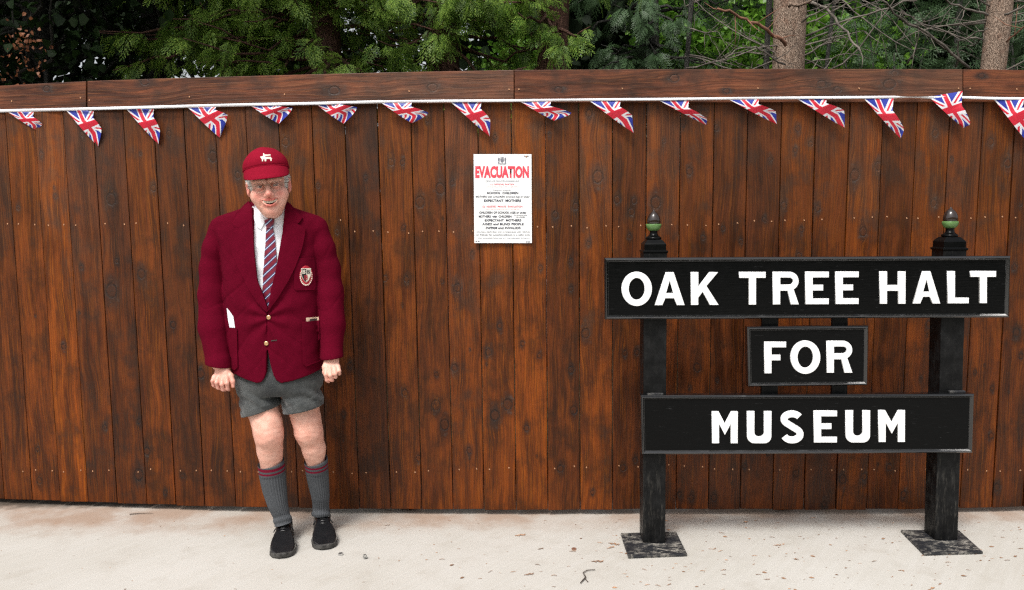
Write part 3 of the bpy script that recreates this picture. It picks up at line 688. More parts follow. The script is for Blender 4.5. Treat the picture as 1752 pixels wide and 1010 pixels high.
mb = MB(); mb.add(vv, ff); mb.build('tape', TAPE, bunting, True)
FL = [((12,191),(58,191),(73,213),(62,223)),((113,189),(161,189),(174,221),(168,251)),((215,186),(264,185),(274,223),(271,247)),((320,183),(370,182),(390,197),(376,236)),
 ((427,180),(480,180),(501,185),(477,212)),((540,178),(586,176),(612,184),(588,212)),((652,176),(705,174.5),(734,194),(705,211)),((770,174),(824,173.5),(839,205),(838,234)),
 ((889,173.5),(943,173),(979,194),(948,207)),((1008,172.5),(1062,172),(1082,198),(1084,228)),((1125,171),(1179,170.5),(1210,204),(1208,214)),((1246,170),(1299,169.5),(1328,191),(1329,213)),
 ((1362,168.5),(1415,168),(1445,189),(1445,219)),((1477,168),(1529,167.5),(1547,221),(1541,237)),((1589,166),(1647,156),(1661,212),(1648,219)),((1699,168.5),(1752,169),(1775,205),(1765,252))]
for k, (TL, TR, RR, TP) in enumerate(FL):
    NU, NV = 10, 18; vv = []; uvs = []
    rr = random.Random(k*13+5); ph = rr.uniform(0, 6)
    fold = .36 if k not in (14,) else .5
    for j in range(NV+1):
        v = j/NV
        # left edge runs from TL to the tip; right edge drops from TR, doubles back and swings out to the blown corner, then to the tip
        lx, ly = lerp(TL[0], TP[0], v**.95), lerp(TL[1], TP[1], v)
        bulge = math.sin(v*math.pi)*2.0
        lx -= bulge*.9; ly += bulge*.3
        if v < fold:
            q = v/fold; rx, ry = TR[0]+q*.5-2.*math.sin(q*math.pi/2), lerp(TR[1], lerp(TR[1], RR[1], .45), q)
        elif v < .74:
            q = (v-fold)/(.74-fold); sx0 = TR[0]-1.5
            rx = lerp(sx0, RR[0], q**.7); ry = lerp(lerp(TR[1], RR[1], .45), RR[1], q)
        else:
            q = (v-.74)/.26; rx, ry = lerp(RR[0], TP[0], q), lerp(RR[1], TP[1], q**.8)
        for i in range(NU+1):
            u = i/NU
            x, y = lerp(lx, rx, u), lerp(ly, ry, u)
            dep = tape_y(TL[0]) + .004 - .013*math.sin(v*math.pi*1.1)*(.4+u) + .010*math.sin(v*8+u*3.4+ph)*v*(1-v*.5) - (.010*u if v > fold else 0)
            vv.append(W(x, y, min(dep, fence_y(TL[0])-.012))); uvs.append((.55+(u-.5)*max(.12, (rx-lx)/(TR[0]-TL[0])), 1-v*.93))
    ff = [(j*(NU+1)+i, (j+1)*(NU+1)+i, (j+1)*(NU+1)+i+1, j*(NU+1)+i+1) for j in range(NV) for i in range(NU)]
    mb = MB(); mb.add(vv, ff); o = mb.build('flag', FLAG, bunting, True)
    ul = o.data.uv_layers.new(name='UVMap')
    for lp in o.data.loops: ul.data[lp.index].uv = uvs[lp.vertex_index]
# ------------------------------------------------------------------ person: signed distance fields -> surface nets
f32 = np.float32
def sphere(P, c, r): return np.sqrt((P[0]-c[0])**2+(P[1]-c[1])**2+(P[2]-c[2])**2)-r
def ell(P, c, r, rot=None):
    x, y, z = P[0]-f32(c[0]), P[1]-f32(c[1]), P[2]-f32(c[2])
    if rot is not None:
        m_ = np.array(rot.transposed(), f32)
        x, y, z = m_[0, 0]*x+m_[0, 1]*y+m_[0, 2]*z, m_[1, 0]*x+m_[1, 1]*y+m_[1, 2]*z, m_[2, 0]*x+m_[2, 1]*y+m_[2, 2]*z
    k0 = np.sqrt((x/r[0])**2+(y/r[1])**2+(z/r[2])**2); k1 = np.sqrt((x/r[0]**2)**2+(y/r[1]**2)**2+(z/r[2]**2)**2)
    return k0*(k0-1)/np.maximum(k1, 1e-6)
def cone(P, a, b, ra, rb):
    bx, by, bz = [f32(b[i]-a[i]) for i in range(3)]
    px, py, pz = P[0]-f32(a[0]), P[1]-f32(a[1]), P[2]-f32(a[2])
    h = np.clip((px*bx+py*by+pz*bz)/(bx*bx+by*by+bz*bz), 0, 1)
    return np.sqrt((px-bx*h)**2+(py-by*h)**2+(pz-bz*h)**2)-(ra+(rb-ra)*h)
def su(a, b, k): h = np.clip(.5+.5*(b-a)/k, 0, 1); return b+(a-b)*h-k*h*(1-h)
def ss(a, b, k): h = np.clip(.5-.5*(b+a)/k, 0, 1); return a+(-b-a)*h+k*h*(1-h)   # a minus b
def chain(P, pts, rad, k=.01):
    d = None
    for i in range(len(pts)-1):
        c = cone(P, pts[i], pts[i+1], rad[i], rad[i+1]); d = c if d is None else su(d, c, k)
    return d
def surfnet(fn, lo, hi, h):
    ax = [np.arange(lo[i], hi[i]+h, h, dtype=f32) for i in range(3)]
    nz = [len(a) for a in ax]; D = np.empty(nz, f32); step = 24
    for i in range(0, nz[0], step):
        P = np.meshgrid(ax[0][i:i+step], ax[1], ax[2], indexing='ij'); D[i:i+step] = fn(P)
    S = D < 0
    c8 = [S[i:nz[0]-1+i, j:nz[1]-1+j, k:nz[2]-1+k] for i in (0, 1) for j in (0, 1) for k in (0, 1)]
    cnt = sum(c.astype(np.int8) for c in c8); act = (cnt > 0) & (cnt < 8)
    ii = np.argwhere(act); idx = -np.ones(act.shape, np.int32); idx[act] = np.arange(len(ii))
    off = [(i, j, k) for i in (0, 1) for j in (0, 1) for k in (0, 1)]
    val = np.stack([D[ii[:, 0]+o[0], ii[:, 1]+o[1], ii[:, 2]+o[2]] for o in off], 1)
    acc = np.zeros((len(ii), 3)); n = np.zeros(len(ii)); offa = np.array(off, float)
    for a in range(8):
        for b in range(a+1, 8):
            if np.abs(offa[a]-offa[b]).sum() != 1: continue
            m_ = (val[:, a] < 0) != (val[:, b] < 0); t = val[m_, a]/(val[m_, a]-val[m_, b])
            acc[m_] += offa[a]+(offa[b]-offa[a])*t[:, None]; n[m_] += 1
    V = np.array(lo)+(ii+acc/n[:, None])*h
    Q = []
    for axis in range(3):
        a1, a2 = (axis+1) % 3, (axis+2) % 3
        sl0 = [slice(None)]*3; sl1 = [slice(None)]*3; sl0[axis] = slice(0, -1); sl1[axis] = slice(1, None)
        s0, s1 = S[tuple(sl0)], S[tuple(sl1)]; e = np.argwhere(s0 != s1)
        ok = (e[:, a1] > 0) & (e[:, a2] > 0) & (e[:, a1] < nz[a1]-1) & (e[:, a2] < nz[a2]-1); e = e[ok]
        u = np.zeros(3, int); u[a1] = 1; w = np.zeros(3, int); w[a2] = 1
        g = lambda q: idx[q[:, 0], q[:, 1], q[:, 2]]
        q = np.stack([g(e-u-w), g(e-w), g(e), g(e-u)], 1); flip = S[e[:, 0], e[:, 1], e[:, 2]]
        q[~flip] = q[~flip][:, ::-1]; Q.append(q)
    return V, np.concatenate(Q)
def relax(V, Q, it=1, lam=.5):
    E = np.concatenate([Q[:, [0, 1]], Q[:, [1, 2]], Q[:, [2, 3]], Q[:, [3, 0]]]); n = len(V)
    for _ in range(it):
        S_ = np.stack([np.bincount(E[:, 0], V[E[:, 1], i], n)+np.bincount(E[:, 1], V[E[:, 0], i], n) for i in range(3)], 1)
        c = np.bincount(E.ravel(), minlength=n)[:, None]; V = V+(S_/np.maximum(c, 1)-V)*lam
    return V
def sw(P, f, seed):  # cheap smooth wobble noise, about -1..1
    r = random.Random(seed); o = 0
    for k in range(4):
        a = [r.uniform(-1, 1) for _ in range(3)]; q = math.sqrt(sum(x*x for x in a)); s = f*(1+.45*k)
        o = o+np.sin((P[0]*a[0]+P[1]*a[1]+P[2]*a[2])*f32(s/q)+r.uniform(0, 6))/(1+.5*k)
    return o/2.2

# ------------------------------------------------------------------ materials for the person
def skin():
    t = NT('skin'); co = t.obj(); a = t.n('Attribute', attribute_type='GEOMETRY', attribute_name='ruddy')
    n1 = t.noise(co, 30, 4, .6); n2 = t.noise(co, 140, 3, .6)
    c = t.mix(t.mapr(n1, .3, .7), (.68, .345, .26), (.76, .44, .345))
    c = t.mix(t.mapr(n2, .45, .75, 0, .2), c, (.60, .255, .19))
    c = t.mix(a.outputs['Fac'], c, (.60, .165, .13))
    s = t.pbr(c, .46, t.bump(t.math('ADD', n2, t.noise(co, 60, 4)), .3, .002), spec=.35); return s
SKIN = skin()
def cloth(name, c0, c1, nscale=700, sheen=.3, bump=.5, rough=.9):
    sheen = 0
    t = NT(name); co = t.obj()
    n1 = t.noise(co, nscale, 2, .7); n2 = t.noise(co, 9, 4, .6); n3 = t.noise(co, 90, 3, .6)
    c = t.mix(t.mapr(n1, .3, .7), c0, c1); c = t.mix(t.mapr(n2, .4, .7, 0, .25), c, tuple(x*.75 for x in c0))
    c = t.mix(t.mapr(n3, .55, .75, 0, .25), c, tuple(min(1, x*1.5) for x in c1))
    return t.pbr(c, rough, t.bump(t.math('ADD', n1, n3), bump, .0012), spec=.06, sheen=sheen)
BLAZER = cloth('maroon_wool', (.078, .0006, .0080), (.118, .0014, .0140), 500, .12)
CAPM = cloth('cap_wool', (.19, .0035, .015), (.26, .007, .024), 400, .15)
SHIRT = basic('white_cotton', (.82, .83, .87), .7, .03, 20, .05)
def cord():
    t = NT('grey_corduroy'); co = t.obj(); n2 = t.noise(co, 12, 5, .65); n1 = t.noise(co, 300, 2); w = t.n('TexWave'); w.wave_type = 'BANDS'; w.bands_direction = 'X'
    t.L(co, w.inputs[0]); w.inputs['Scale'].default_value = 90; w.inputs['Distortion'].default_value = 1.; w.inputs['Detail'].default_value = 1
    c = t.mix(t.mapr(n2, .3, .7), (.024, .027, .029), (.080, .085, .084)); c = t.mix(t.math('MULTIPLY', w.outputs['Fac'], .4), c, (.028, .03, .032))
    c = t.mix(t.mapr(n1, .5, .8, 0, .4), c, (.17, .17, .15))
    return t.pbr(c, .85, t.bump(t.math('ADD', w.outputs['Fac'], n1), .5, .0015), spec=.15, sheen=.25)
CORD = cord()
SOCKG = cloth('grey_wool_sock', (.052, .056, .062), (.105, .11, .118), 500, .2)
SOCKM = cloth('maroon_sock_band', (.13, .006, .02), (.18, .012, .03), 500, .2)
LEATH = NT('black_leather'); _c = LEATH.obj(); LEATH = LEATH.pbr((.008, .008, .009), LEATH.mapr(LEATH.noise(_c, 22, 4), .3, .7, .14, .32), LEATH.bump(LEATH.math('ADD', LEATH.noise(_c, 240, 3), LEATH.noise(_c, 35, 3)), .35, .0015), spec=.5)
SOLE = basic('dusty_rubber_sole', (.040, .038, .035), .7, .6, 50, .4)
HAIR = cloth('white_hair', (.52, .50, .46), (.80, .79, .76), 300, .1, .6, .7)
BROW = basic('sandy_grey_hair', (.42, .30, .23), .8, .1, 200, 0)
METAL = basic('thin_gold_wire', (.25, .21, .14), .3, .1, 50, 0, metal=.8)
BRASS = basic('brass_button', (.72, .45, .24), .3, .15, 80, 0, metal=.9)
TEETH = basic('teeth', (.66, .60, .48), .35, .06, 100, 0)
MOUTH = basic('mouth_dark', (.06, .012, .01), .6, .1, 50, 0)
LIPS = basic('lips', (.50, .19, .16), .45, .1, 90, .1)
IRIS = basic('eye_dark', (.035, .03, .03), .15, .1, 90, 0)
EYEW = basic('eye_white', (.34, .29, .27), .25, .05, 90, 0)
CREAM = basic('cream_thread', (.72, .66, .56), .8, .1, 400, .3)
BADGEB = basic('black_thread', (.012, .01, .012), .8, .1, 400, .3)
BADGER = basic('red_thread', (.42, .012, .03), .8, .1, 400, .3)
TICKET = basic('buff_card', (.62, .45, .33), .7, .06, 60, 0)
DARKP = basic('dark_print', (.04, .035, .03), .6, .1, 60, 0)
def lens_mat():
    t = NT('spectacle_glass'); tr = t.n('BsdfTransparent'); gl = t.n('BsdfGlossy'); gl.inputs['Roughness'].default_value = .05
    m_ = t.n('MixShader'); m_.inputs[0].default_value = .015; t.L(tr.outputs[0], m_.inputs[1]); t.L(gl.outputs[0], m_.inputs[2]); t.L(m_.outputs[0], t.out.inputs[0]); return t.m
LENS = lens_mat()

person = empty('person', tuple(G(505, 935)), 'smiling white-haired person in maroon cap and blazer, striped tie, grey shorts and long grey socks', 'person')
YB_ = 3.60   # depth of the trunk axis
# ---- trunk profile from the picture: row, left, right, half depth
ROWS = [(338, 440, 482, .06), (345, 434, 486, .066), (354, 424, 494, .074), (362, 400, 516, .082), (370, 376, 542, .088), (378, 367, 551, .094), (392, 367, 553, .104), (420, 377, 549, .116), (450, 381, 548, .122), (500, 385, 549, .124),
        (540, 388, 550, .126), (580, 391, 552, .128), (620, 396, 552, .127), (645, 400, 552, .125), (680, 402, 553, .122)]
TZ, TX, TA, TB_ = [], [], [], []
for (py, a, b, hd) in ROWS[::-1]:
    p, q = W(a, py, YB_), W(b, py, YB_); TZ.append((p.z+q.z)/2); TX.append((p.x+q.x)/2); TA.append((q.x-p.x)/2); TB_.append(hd)
def trunk(P, inset=0., ex=2.4, yo=0.):
    z = P[2]; cx = np.interp(z, TZ, TX).astype(f32); a = (np.interp(z, TZ, TA)-inset).astype(f32); b = (np.interp(z, TZ, TB_)-inset).astype(f32)
    q = (np.abs((P[0]-cx)/a)**ex+np.abs((P[1]-f32(YB_+yo))/b)**ex)**(1/ex)
    return (q-1)*np.minimum(a, b)*.9
def wp(l): return [W(*p) for p in l]
armL = wp([(376, 396, 3.6), (369, 425, 3.60), (364.5, 460, 3.605), (364, 505, 3.59), (366, 560, 3.56), (374.5, 622, 3.52), (377, 640, 3.51)])
radL = [.050, .054, .055, .0605, .0625, .0515, .05]
armR = wp([(543, 395, 3.6), (552, 425, 3.60), (561, 460, 3.605), (565, 500, 3.59), (568, 555, 3.56), (568, 611, 3.52), (568, 630, 3.51)])
radR = [.049, .052, .053, .056, .0555, .045, .045]
def zsheet(P, tab, Y):  # picture-row limit as world z by column, for nearly horizontal hems
    xs_ = [W(px, py, Y).x for px, py in tab]; zs_ = [W(px, py, Y).z for px, py in tab]; return np.interp(P[0], xs_, zs_).astype(f32)
def folds(P):
    x, y, z = P; cx, cz = W(459, 543, 3.48).x, W(459, 543, 3.48).z
    dx, dz = x-cx, z-cz; ang = np.arctan2(dz, np.abs(dx)+.02); rr = np.sqrt(dx*dx+dz*dz)
    f = -.0038*np.sin(ang*9+1)*np.exp(-((rr-.07)/.07)**2)           # pull folds from the fastened button
    f = f-.0024*((1-np.abs(np.sin((z*.8+np.abs(dx)*.9)*26+1.1*sw(P, 13, 41))))**6)*np.exp(-((rr-.16)/.10)**2)
    f = f+.0012*sw(P, 30, 3)+.0010*sw(P, 75, 8)
    return f
def arm_folds(P, s):
    x, y, z = P; u = z*1.0+s*x*.55+.1*y
    zel = W(365, 515, 3.59).z
    cr = (1-np.abs(np.sin(u*21+1.3*np.sin(x*22)+.8*sw(P, 14, 4))))**5
    cr2 = (1-np.abs(np.sin((z*.55+s*x*1.3)*34+.9*sw(P, 12, 7))))**6
    zsh = W(365, 430, 3.59).z
    ex_ = -.0034*cr*np.exp(-((z-zel+.01)/.10)**2)-.0026*cr2*np.exp(-((z-zsh)/.07)**2)-.0022*cr*np.exp(-((z-zel+.23)/.06)**2)
    return ex_*.6+.0006*np.sin(u*70+2.6*np.sin(x*30+z*9)+2*sw(P, 16, 6))*np.exp(-((z-zel)/.07)**2)+.0008*sw(P, 24, 5)+.0006*sw(P, 80, 15)
BT = []
hem = [(330, 640), (401, 643), (420, 649.5), (441, 655), (452, 652), (457, 645), (462, 640), (470, 648), (482, 655), (500, 652), (528, 643.5), (551, 634), (600, 625)]
def jacket(P, cut=True):
    t_ = trunk(P)-folds(P)
    t_ = np.maximum(t_, zsheet(P, hem, 3.49)-P[2])
    aL = chain(P, armL, radL, .02)-arm_folds(P, 1); aR = chain(P, armR, radR, .02)-arm_folds(P, -1)
    # cuffs: planes
    for (arm, pc, sgn) in ((0, (374, 625.5, 3.52), -.16), (1, (568, 613, 3.52), .10)):
        c = W(*pc); pl = (c.z+(P[0]-c.x)*sgn)-P[2]
        if arm == 0: aL = np.maximum(aL, pl)
        else: aR = np.maximum(aR, pl)
    sh = su(cone(P, W(432, 372, 3.61), W(377, 393, 3.60), .045, .040), cone(P, W(487, 372, 3.61), W(543, 392, 3.60), .045, .040), .01)
    t_ = su(t_, sh, .03)
    d = su(t_, aL, .004); d = su(d, aR, .004)
    collar = np.abs(ell(P, tuple(W(459, 352, 3.61)), (.078, .075, .035)))-.004
    d = su(d, np.maximum(collar, P[2]-W(459, 346, 3.6).z), .01)
    return d
VPOLY = [(424, 330), (430, 356), (434, 434), (439, 479), (450, 507), (457, 525), (459, 529), (461, 524), (466, 495), (474, 462), (485, 399), (489, 354), (494, 330)]
GAP = [(457.5, 596), (456.5, 636), (453, 647), (444, 658), (440, 700), (480, 700), (476, 655), (469, 643), (464, 625), (459.5, 600)]
def poly_sd(P, poly, Y):
    pts = [(W(x, y, Y).x, W(x, y, Y).z) for x, y in poly]; x, z = P[0], P[2]; d = None; ins = np.zeros(x.shape, bool)
    for i in range(len(pts)):
        (ax_, az), (bx_, bz) = pts[i], pts[(i+1) % len(pts)]; ex, ez = bx_-ax_, bz-az
        h = np.clip(((x-ax_)*ex+(z-az)*ez)/(ex*ex+ez*ez), 0, 1); q = (x-ax_-ex*h)**2+(z-az-ez*h)**2
        d = q if d is None else np.minimum(d, q)
        c = ((z < az) != (z < bz)); ins ^= c & (x < (bx_-ax_)*(z-az)/((bz-az) or 1e-9)+ax_)
    d = np.sqrt(d); return np.where(ins, -d, d)
def jacket_cut(P):
    d = jacket(P); fr = P[1]-f32(YB_)   # only the front half is open
    v = np.maximum(poly_sd(P, VPOLY, 3.485), fr-.02); g = np.maximum(poly_sd(P, GAP, 3.485), fr)
    slit = np.maximum(poly_sd(P, [(458.2, 527), (456.4, 596), (458.4, 596), (460, 527)], 3.485), trunk(P, .006)*-1)
    d = np.maximum(d, -v); d = np.maximum(d, -g); d = np.maximum(d, -slit); return d
b0 = W(330, 665, 3.5); b1 = W(600, 335, 3.6)
lo = (b0.x, 3.44, b0.z-.01); hi = (b1.x, 3.76, b1.z+.02)
V_, Q_ = surfnet(jacket, lo, hi, .007); JBVH = BVHTree.FromPolygons([tuple(v) for v in V_], [tuple(q) for q in Q_])
V_, Q_ = surfnet(jacket_cut, lo, hi, .0036); V_ = relax(V_, Q_, 1, .4)
blazer = link('blazer', npmesh('blazer', V_, Q_, BLAZER), person)
# shirt
NECK = W(459, 352, 3.59)
def shirt(P):
    d = trunk(P, .013)-.0012*sw(P, 34, 2)
    x, z = P[0], P[2]; c = W(460, 440, 3.5); d = d-.0022*np.sin((z-c.z)*70+(x-c.x)*30+np.sin(x*60))*np.exp(-((x-c.x+.02)/.05)**2)
    d = su(d, cone(P, W(459, 372, 3.575), W(459, 345, 3.58), .062, .058), .02)
    return np.maximum(d, P[2]-W(459, 348, 3.5).z)
V_, Q_ = surfnet(shirt, (W(400, 500, 3.6).x, 3.44, W(459, 560, 3.5).z), (W(520, 500, 3.6).x, 3.70, W(459, 340, 3.5).z), .004)
V_ = relax(V_, Q_, 1, .4)
shirt_o = link('shirt', npmesh('shirt', V_, Q_, SHIRT), person); SBVH = BVHTree.FromPolygons([tuple(v) for v in V_], [tuple(q) for q in Q_])

def patch(name, poly, bvh, th, mat, parent, step=2.2, lift=.0006, smooth=True, rim=None, label=None, relaxn=1):
    """flat shape drawn as a picture polygon, laid on a body surface and given thickness"""
    pts = []
    n = len(poly)
    for i in range(n):
        a, b = Vector(poly[i]), Vector(poly[(i+1) % n]); k = max(1, int((b-a).length/step))
        pts += [a.lerp(b, j/k) for j in range(k)]
    nb = len(pts); x0, x1 = min(p.x for p in pts), max(p.x for p in pts); y0, y1 = min(p.y for p in pts), max(p.y for p in pts)
    inner = []
    gx = x0+step*.5
    while gx < x1:
        gy = y0+step*.5
        while gy < y1:
            q = Vector((gx, gy)); ins = False
            for i in range(n):
                a, b = poly[i], poly[(i+1) % n]
                if (a[1] > q.y) != (b[1] > q.y) and q.x < (b[0]-a[0])*(q.y-a[1])/(b[1]-a[1])+a[0]: ins = not ins
            if ins and min((q-p).length for p in pts) > step*.45: inner.append(q)
            gy += step
        gx += step
    vv, ee, fc, ov, _, _ = delaunay_2d_cdt(pts+inner, [(i, (i+1) % nb) for i in range(nb)], [], 1, 1e-5)
    top, bot = [], []
    hits = []
    for v in vv:
        d = ray(v.x, v.y).normalized(); h = bvh.ray_cast(CP, d)
        hits.append((h[0], h[1]) if h[0] is not None else None)
    good = [i for i, h in enumerate(hits) if h]
    if not good: return None
    for i, v in enumerate(vv):
        if hits[i] is None:
            j = min(good, key=lambda g: (vv[g]-v).length); Y = hits[j][0].y; hits[i] = (W(v.x, v.y, Y), hits[j][1])
    adj = [set() for _ in vv]
    for f in fc:
        for a, b in zip(f, list(f[1:])+[f[0]]): adj[a].add(b); adj[b].add(a)
    dy = [h[0].y for h in hits]
    for _ in range(relaxn): dy = [.4*dy[i]+.6*sum(dy[j] for j in adj[i])/len(adj[i]) if adj[i] else dy[i] for i in range(len(dy))]
    hits = [(W(v.x, v.y, dy[i]), hits[i][1]) for i, v in enumerate(vv)]
    for i, v in enumerate(vv):
        p, nr = hits[i]
        if nr.dot(ray(v.x, v.y)) > 0: nr = -nr
        nr = (nr*(.25 if relaxn > 3 else 1.)+Vector((0, -1, 0))).normalized()
        top.append(p+nr*(th+lift)); bot.append(p-nr*.002)
    mb = MB(); nv = len(vv); fs = []
    cnt = {}
    for f in fc:
        for a, b in zip(f, list(f[1:])+[f[0]]): cnt[(a, b)] = 1
    for f in fc: fs.append(tuple(f)); fs.append(tuple(i+nv for i in f[::-1]))
    for (a, b) in list(cnt):
        if (b, a) not in cnt: fs.append((b, a, a+nv, b+nv))
    mb.add(top+bot, fs); me = mb.mesh(name, mat, False)
    bm = bmesh.new(); bm.from_mesh(me); bmesh.ops.recalc_face_normals(bm, faces=bm.faces); bm.to_mesh(me); bm.free()
    if smooth:
        me.polygons.foreach_set('use_smooth', [True]*len(me.polygons))
        try: me.set_sharp_from_angle(angle=R(50))
        except Exception: pass
    o = link(name, me, parent)
    if label: o['label'] = label
    return o
LA = [(391.5, 402), (411, 393), (407, 388), (428, 349), (430.5, 356), (434, 434), (439, 479), (450, 507), (458.5, 528), (459, 534), (452, 529), (440, 515), (425, 490), (409, 458), (398, 430)]
LAc = [(391.5, 402), (407, 389), (409, 391.5), (432.5, 379), (436, 434), (441, 479), (451.5, 507), (458.5, 527), (458.5, 534), (452, 529), (440, 515), (425, 490), (409, 458), (398, 430)]
COLa = [(427, 345), (432.5, 354), (432.8, 380), (409, 391), (404, 390.5), (397, 378), (408, 364), (419, 352)]
LBc = [(523, 392), (509, 383), (486, 378), (484, 399), (473, 462), (465, 495), (460.5, 524), (458, 532), (462, 528), (477, 508), (493, 482), (505, 458), (514, 434), (520, 412)]
COLb = [(492, 346), (488.5, 356), (486.5, 379), (509, 383.5), (513, 381), (518, 373), (507, 360), (498, 350)]
for pl in (LAc, LBc): patch('lapel', pl, JBVH, .0105, BLAZER, blazer)
for pl in (COLa, COLb): patch('collar', pl, JBVH, .0120, BLAZER, blazer, relaxn=10)
patch('pocket', [(504, 441.5), (537.5, 441), (539.5, 492), (537, 496), (507, 497), (503, 493)], JBVH, .0045, BLAZER, blazer)
patch('pocket', [(516, 551), (547.5, 548), (550, 612), (546, 618), (524, 627), (518, 622)], JBVH, .0065, BLAZER, blazer)
patch('pocket', [(391, 561), (406.5, 563), (408, 628), (403, 633), (397, 630)], JBVH, .0065, BLAZER, blazer)
t1 = patch('ticket', [(523.5, 544), (545.5, 542.5), (546, 550), (524, 552)], JBVH, .0016, TICKET, blazer, label='buff ticket poking out of the blazer pocket')
patch('ticket_print', [(529, 546), (544, 544.8), (544.4, 549), (529.6, 550.2)], JBVH, .0026, DARKP, t1)
patch('folded_paper', [(388.5, 527.5), (392, 531), (399.5, 542), (402.5, 561), (393.5, 560.5), (391, 548)], JBVH, .0022, SHIRT, blazer, label='folded white paper tucked in the blazer pocket')
for (px, py) in ((460, 543), (456, 587.5)):
    h = JBVH.ray_cast(CP, ray(px, py).normalized()); mb = MB()
    mb.lathe((0, 0, 0), [(.006, -.001), (.0095, .0006), (.0100, .0022), (.0085, .0038), (.004, .0048), (.0008, .005)], 20)
    me = mb.mesh('button', BRASS, True); me.transform(Matrix.Rotation(R(90), 4, 'X')); me.transform(Matrix.Translation(h[0]+Vector((0, -.002, 0)))); link('button', me, blazer)
for (a, b) in (((468, 496.5), (477, 500.5)), ((464, 582.5), (474, 581.5))):
    patch('buttonhole', [a, b, (b[0], b[1]+1.6), (a[0], a[1]+1.6)], JBVH, .0012, DARKP, blazer, step=3)
# badge on the breast pocket
def P2(cx, cy, pts, sx=1., sy=1.): return [(cx+x*sx, cy+y*sy) for x, y in pts]
bx, by = 523.5, 472
ringo = [(11.2*math.cos(R(a)), 17.5*math.sin(R(a))) for a in range(0, 360, 20)]
bd = patch('badge', P2(bx, by, ringo), JBVH, .0056, BADGER, blazer, label='embroidered crest badge with three letters B on the breast pocket')
for k, a in enumerate(range(15, 170, 14)):
    ca, sa = math.cos(R(a)), math.sin(R(a)); q = (bx+9.4*ca, by+1+14.8*sa); patch('scroll_letter', [(q[0]-1, q[1]-1.1), (q[0]+1, q[1]-1.1), (q[0]+.8, q[1]+1.1), (q[0]-1, q[1]+1.1)], JBVH, .0066, CREAM, bd, step=4)
for k, a in enumerate(list(range(178, 232, 13))+list(range(310, 366, 13))):
    ca, sa = math.cos(R(a)), math.sin(R(a)); q = (bx+9.6*ca, by+1+14.8*sa); patch('scroll_letter', [(q[0]-.9, q[1]-1), (q[0]+.9, q[1]-.8), (q[0]+.7, q[1]+1), (q[0]-.9, q[1]+.8)], JBVH, .0066, CREAM, bd, step=4)
sh_l = [(-7.2, -12), (0, -12), (0, 10.5), (-4, 7), (-7, 0)]; sh_r = [(0, -12), (7.2, -12), (7, 0), (4, 7), (0, 10.5)]
patch('shield', P2(bx, by, [(x*1.13, y*1.08) for x, y in sh_l[:2]+sh_r[1:]+sh_l[3:]]), JBVH, .0064, CREAM, bd)
patch('shield_half', P2(bx, by, sh_l), JBVH, .0072, BADGEB, bd); patch('shield_half', P2(bx, by, sh_r), JBVH, .0072, CREAM, bd)
def letterB(cx, cy, s, mat):
    for st in ([(-1, -1.5), (-.4, -1.5), (-.4, 1.5), (-1, 1.5)], [(-.4, -1.5), (.7, -1.5), (1, -1), (.7, -.2), (-.4, -.2), (-.4, -.6), (.3, -.6), (.4, -1), (-.4, -1.1)],
               [(-.4, -.2), (.9, -.1), (1.15, .7), (.8, 1.5), (-.4, 1.5), (-.4, 1.1), (.4, 1.), (.5, .5), (-.4, .3)]):
        patch('badge_letter', P2(cx, cy, st, s, s), JBVH, .0080, mat, bd, step=3)
letterB(bx-3.6, by-7, 2.3, CREAM); letterB(bx+3.6, by-7, 2.3, BADGEB); letterB(bx, by+2.4, 2.5, BADGER)
# shirt collar and buttons
for pl in ([(431.5, 355), (434, 353), (443, 364), (455, 377.5), (447, 393), (440, 388), (434, 372)], [(488.5, 352), (485.5, 354), (478, 366), (468, 377.5), (474, 383), (482.5, 390), (487, 378)]):
    patch('shirt_collar', pl, SBVH, .005, SHIRT, shirt_o, relaxn=3)
# tie
def tie_mat():
    t = NT('striped_silk_tie'); co = t.obj(); sx = t.n('SeparateXYZ'); t.L(co, sx.inputs[0])
    u = t.math('ADD', t.math('MULTIPLY', sx.outputs[2], 1.), t.math('MULTIPLY', sx.outputs[0], -.92))
    f = t.math('FRACT', t.math('DIVIDE', u, .034))
    band = lambda a, b: t.math('MULTIPLY', t.math('GREATER_THAN', f, a), t.math('LESS_THAN', f, b))
    c = t.mix(band(.56, .98), (.17, .010, .028), (.035, .035, .10)); c = t.mix(band(.70, .82), c, (.50, .58, .76))
    return t.pbr(c, .45, t.bump(t.noise(co, 500, 2), .2, .0008), spec=.4)
TIE = tie_mat()
tie = patch('tie', [(456.5, 388), (467, 387), (471, 410), (473.5, 440), (474.5, 465), (470, 500), (466, 530), (450, 530), (449.5, 500), (451.5, 460), (454.5, 420)], SBVH, .0065, TIE, person)
kn = patch('tie_knot', [(453, 377.5), (461, 374), (470, 376.5), (469.5, 381), (466.5, 391), (457.5, 391.5), (455, 384)], SBVH, .012, TIE, tie)

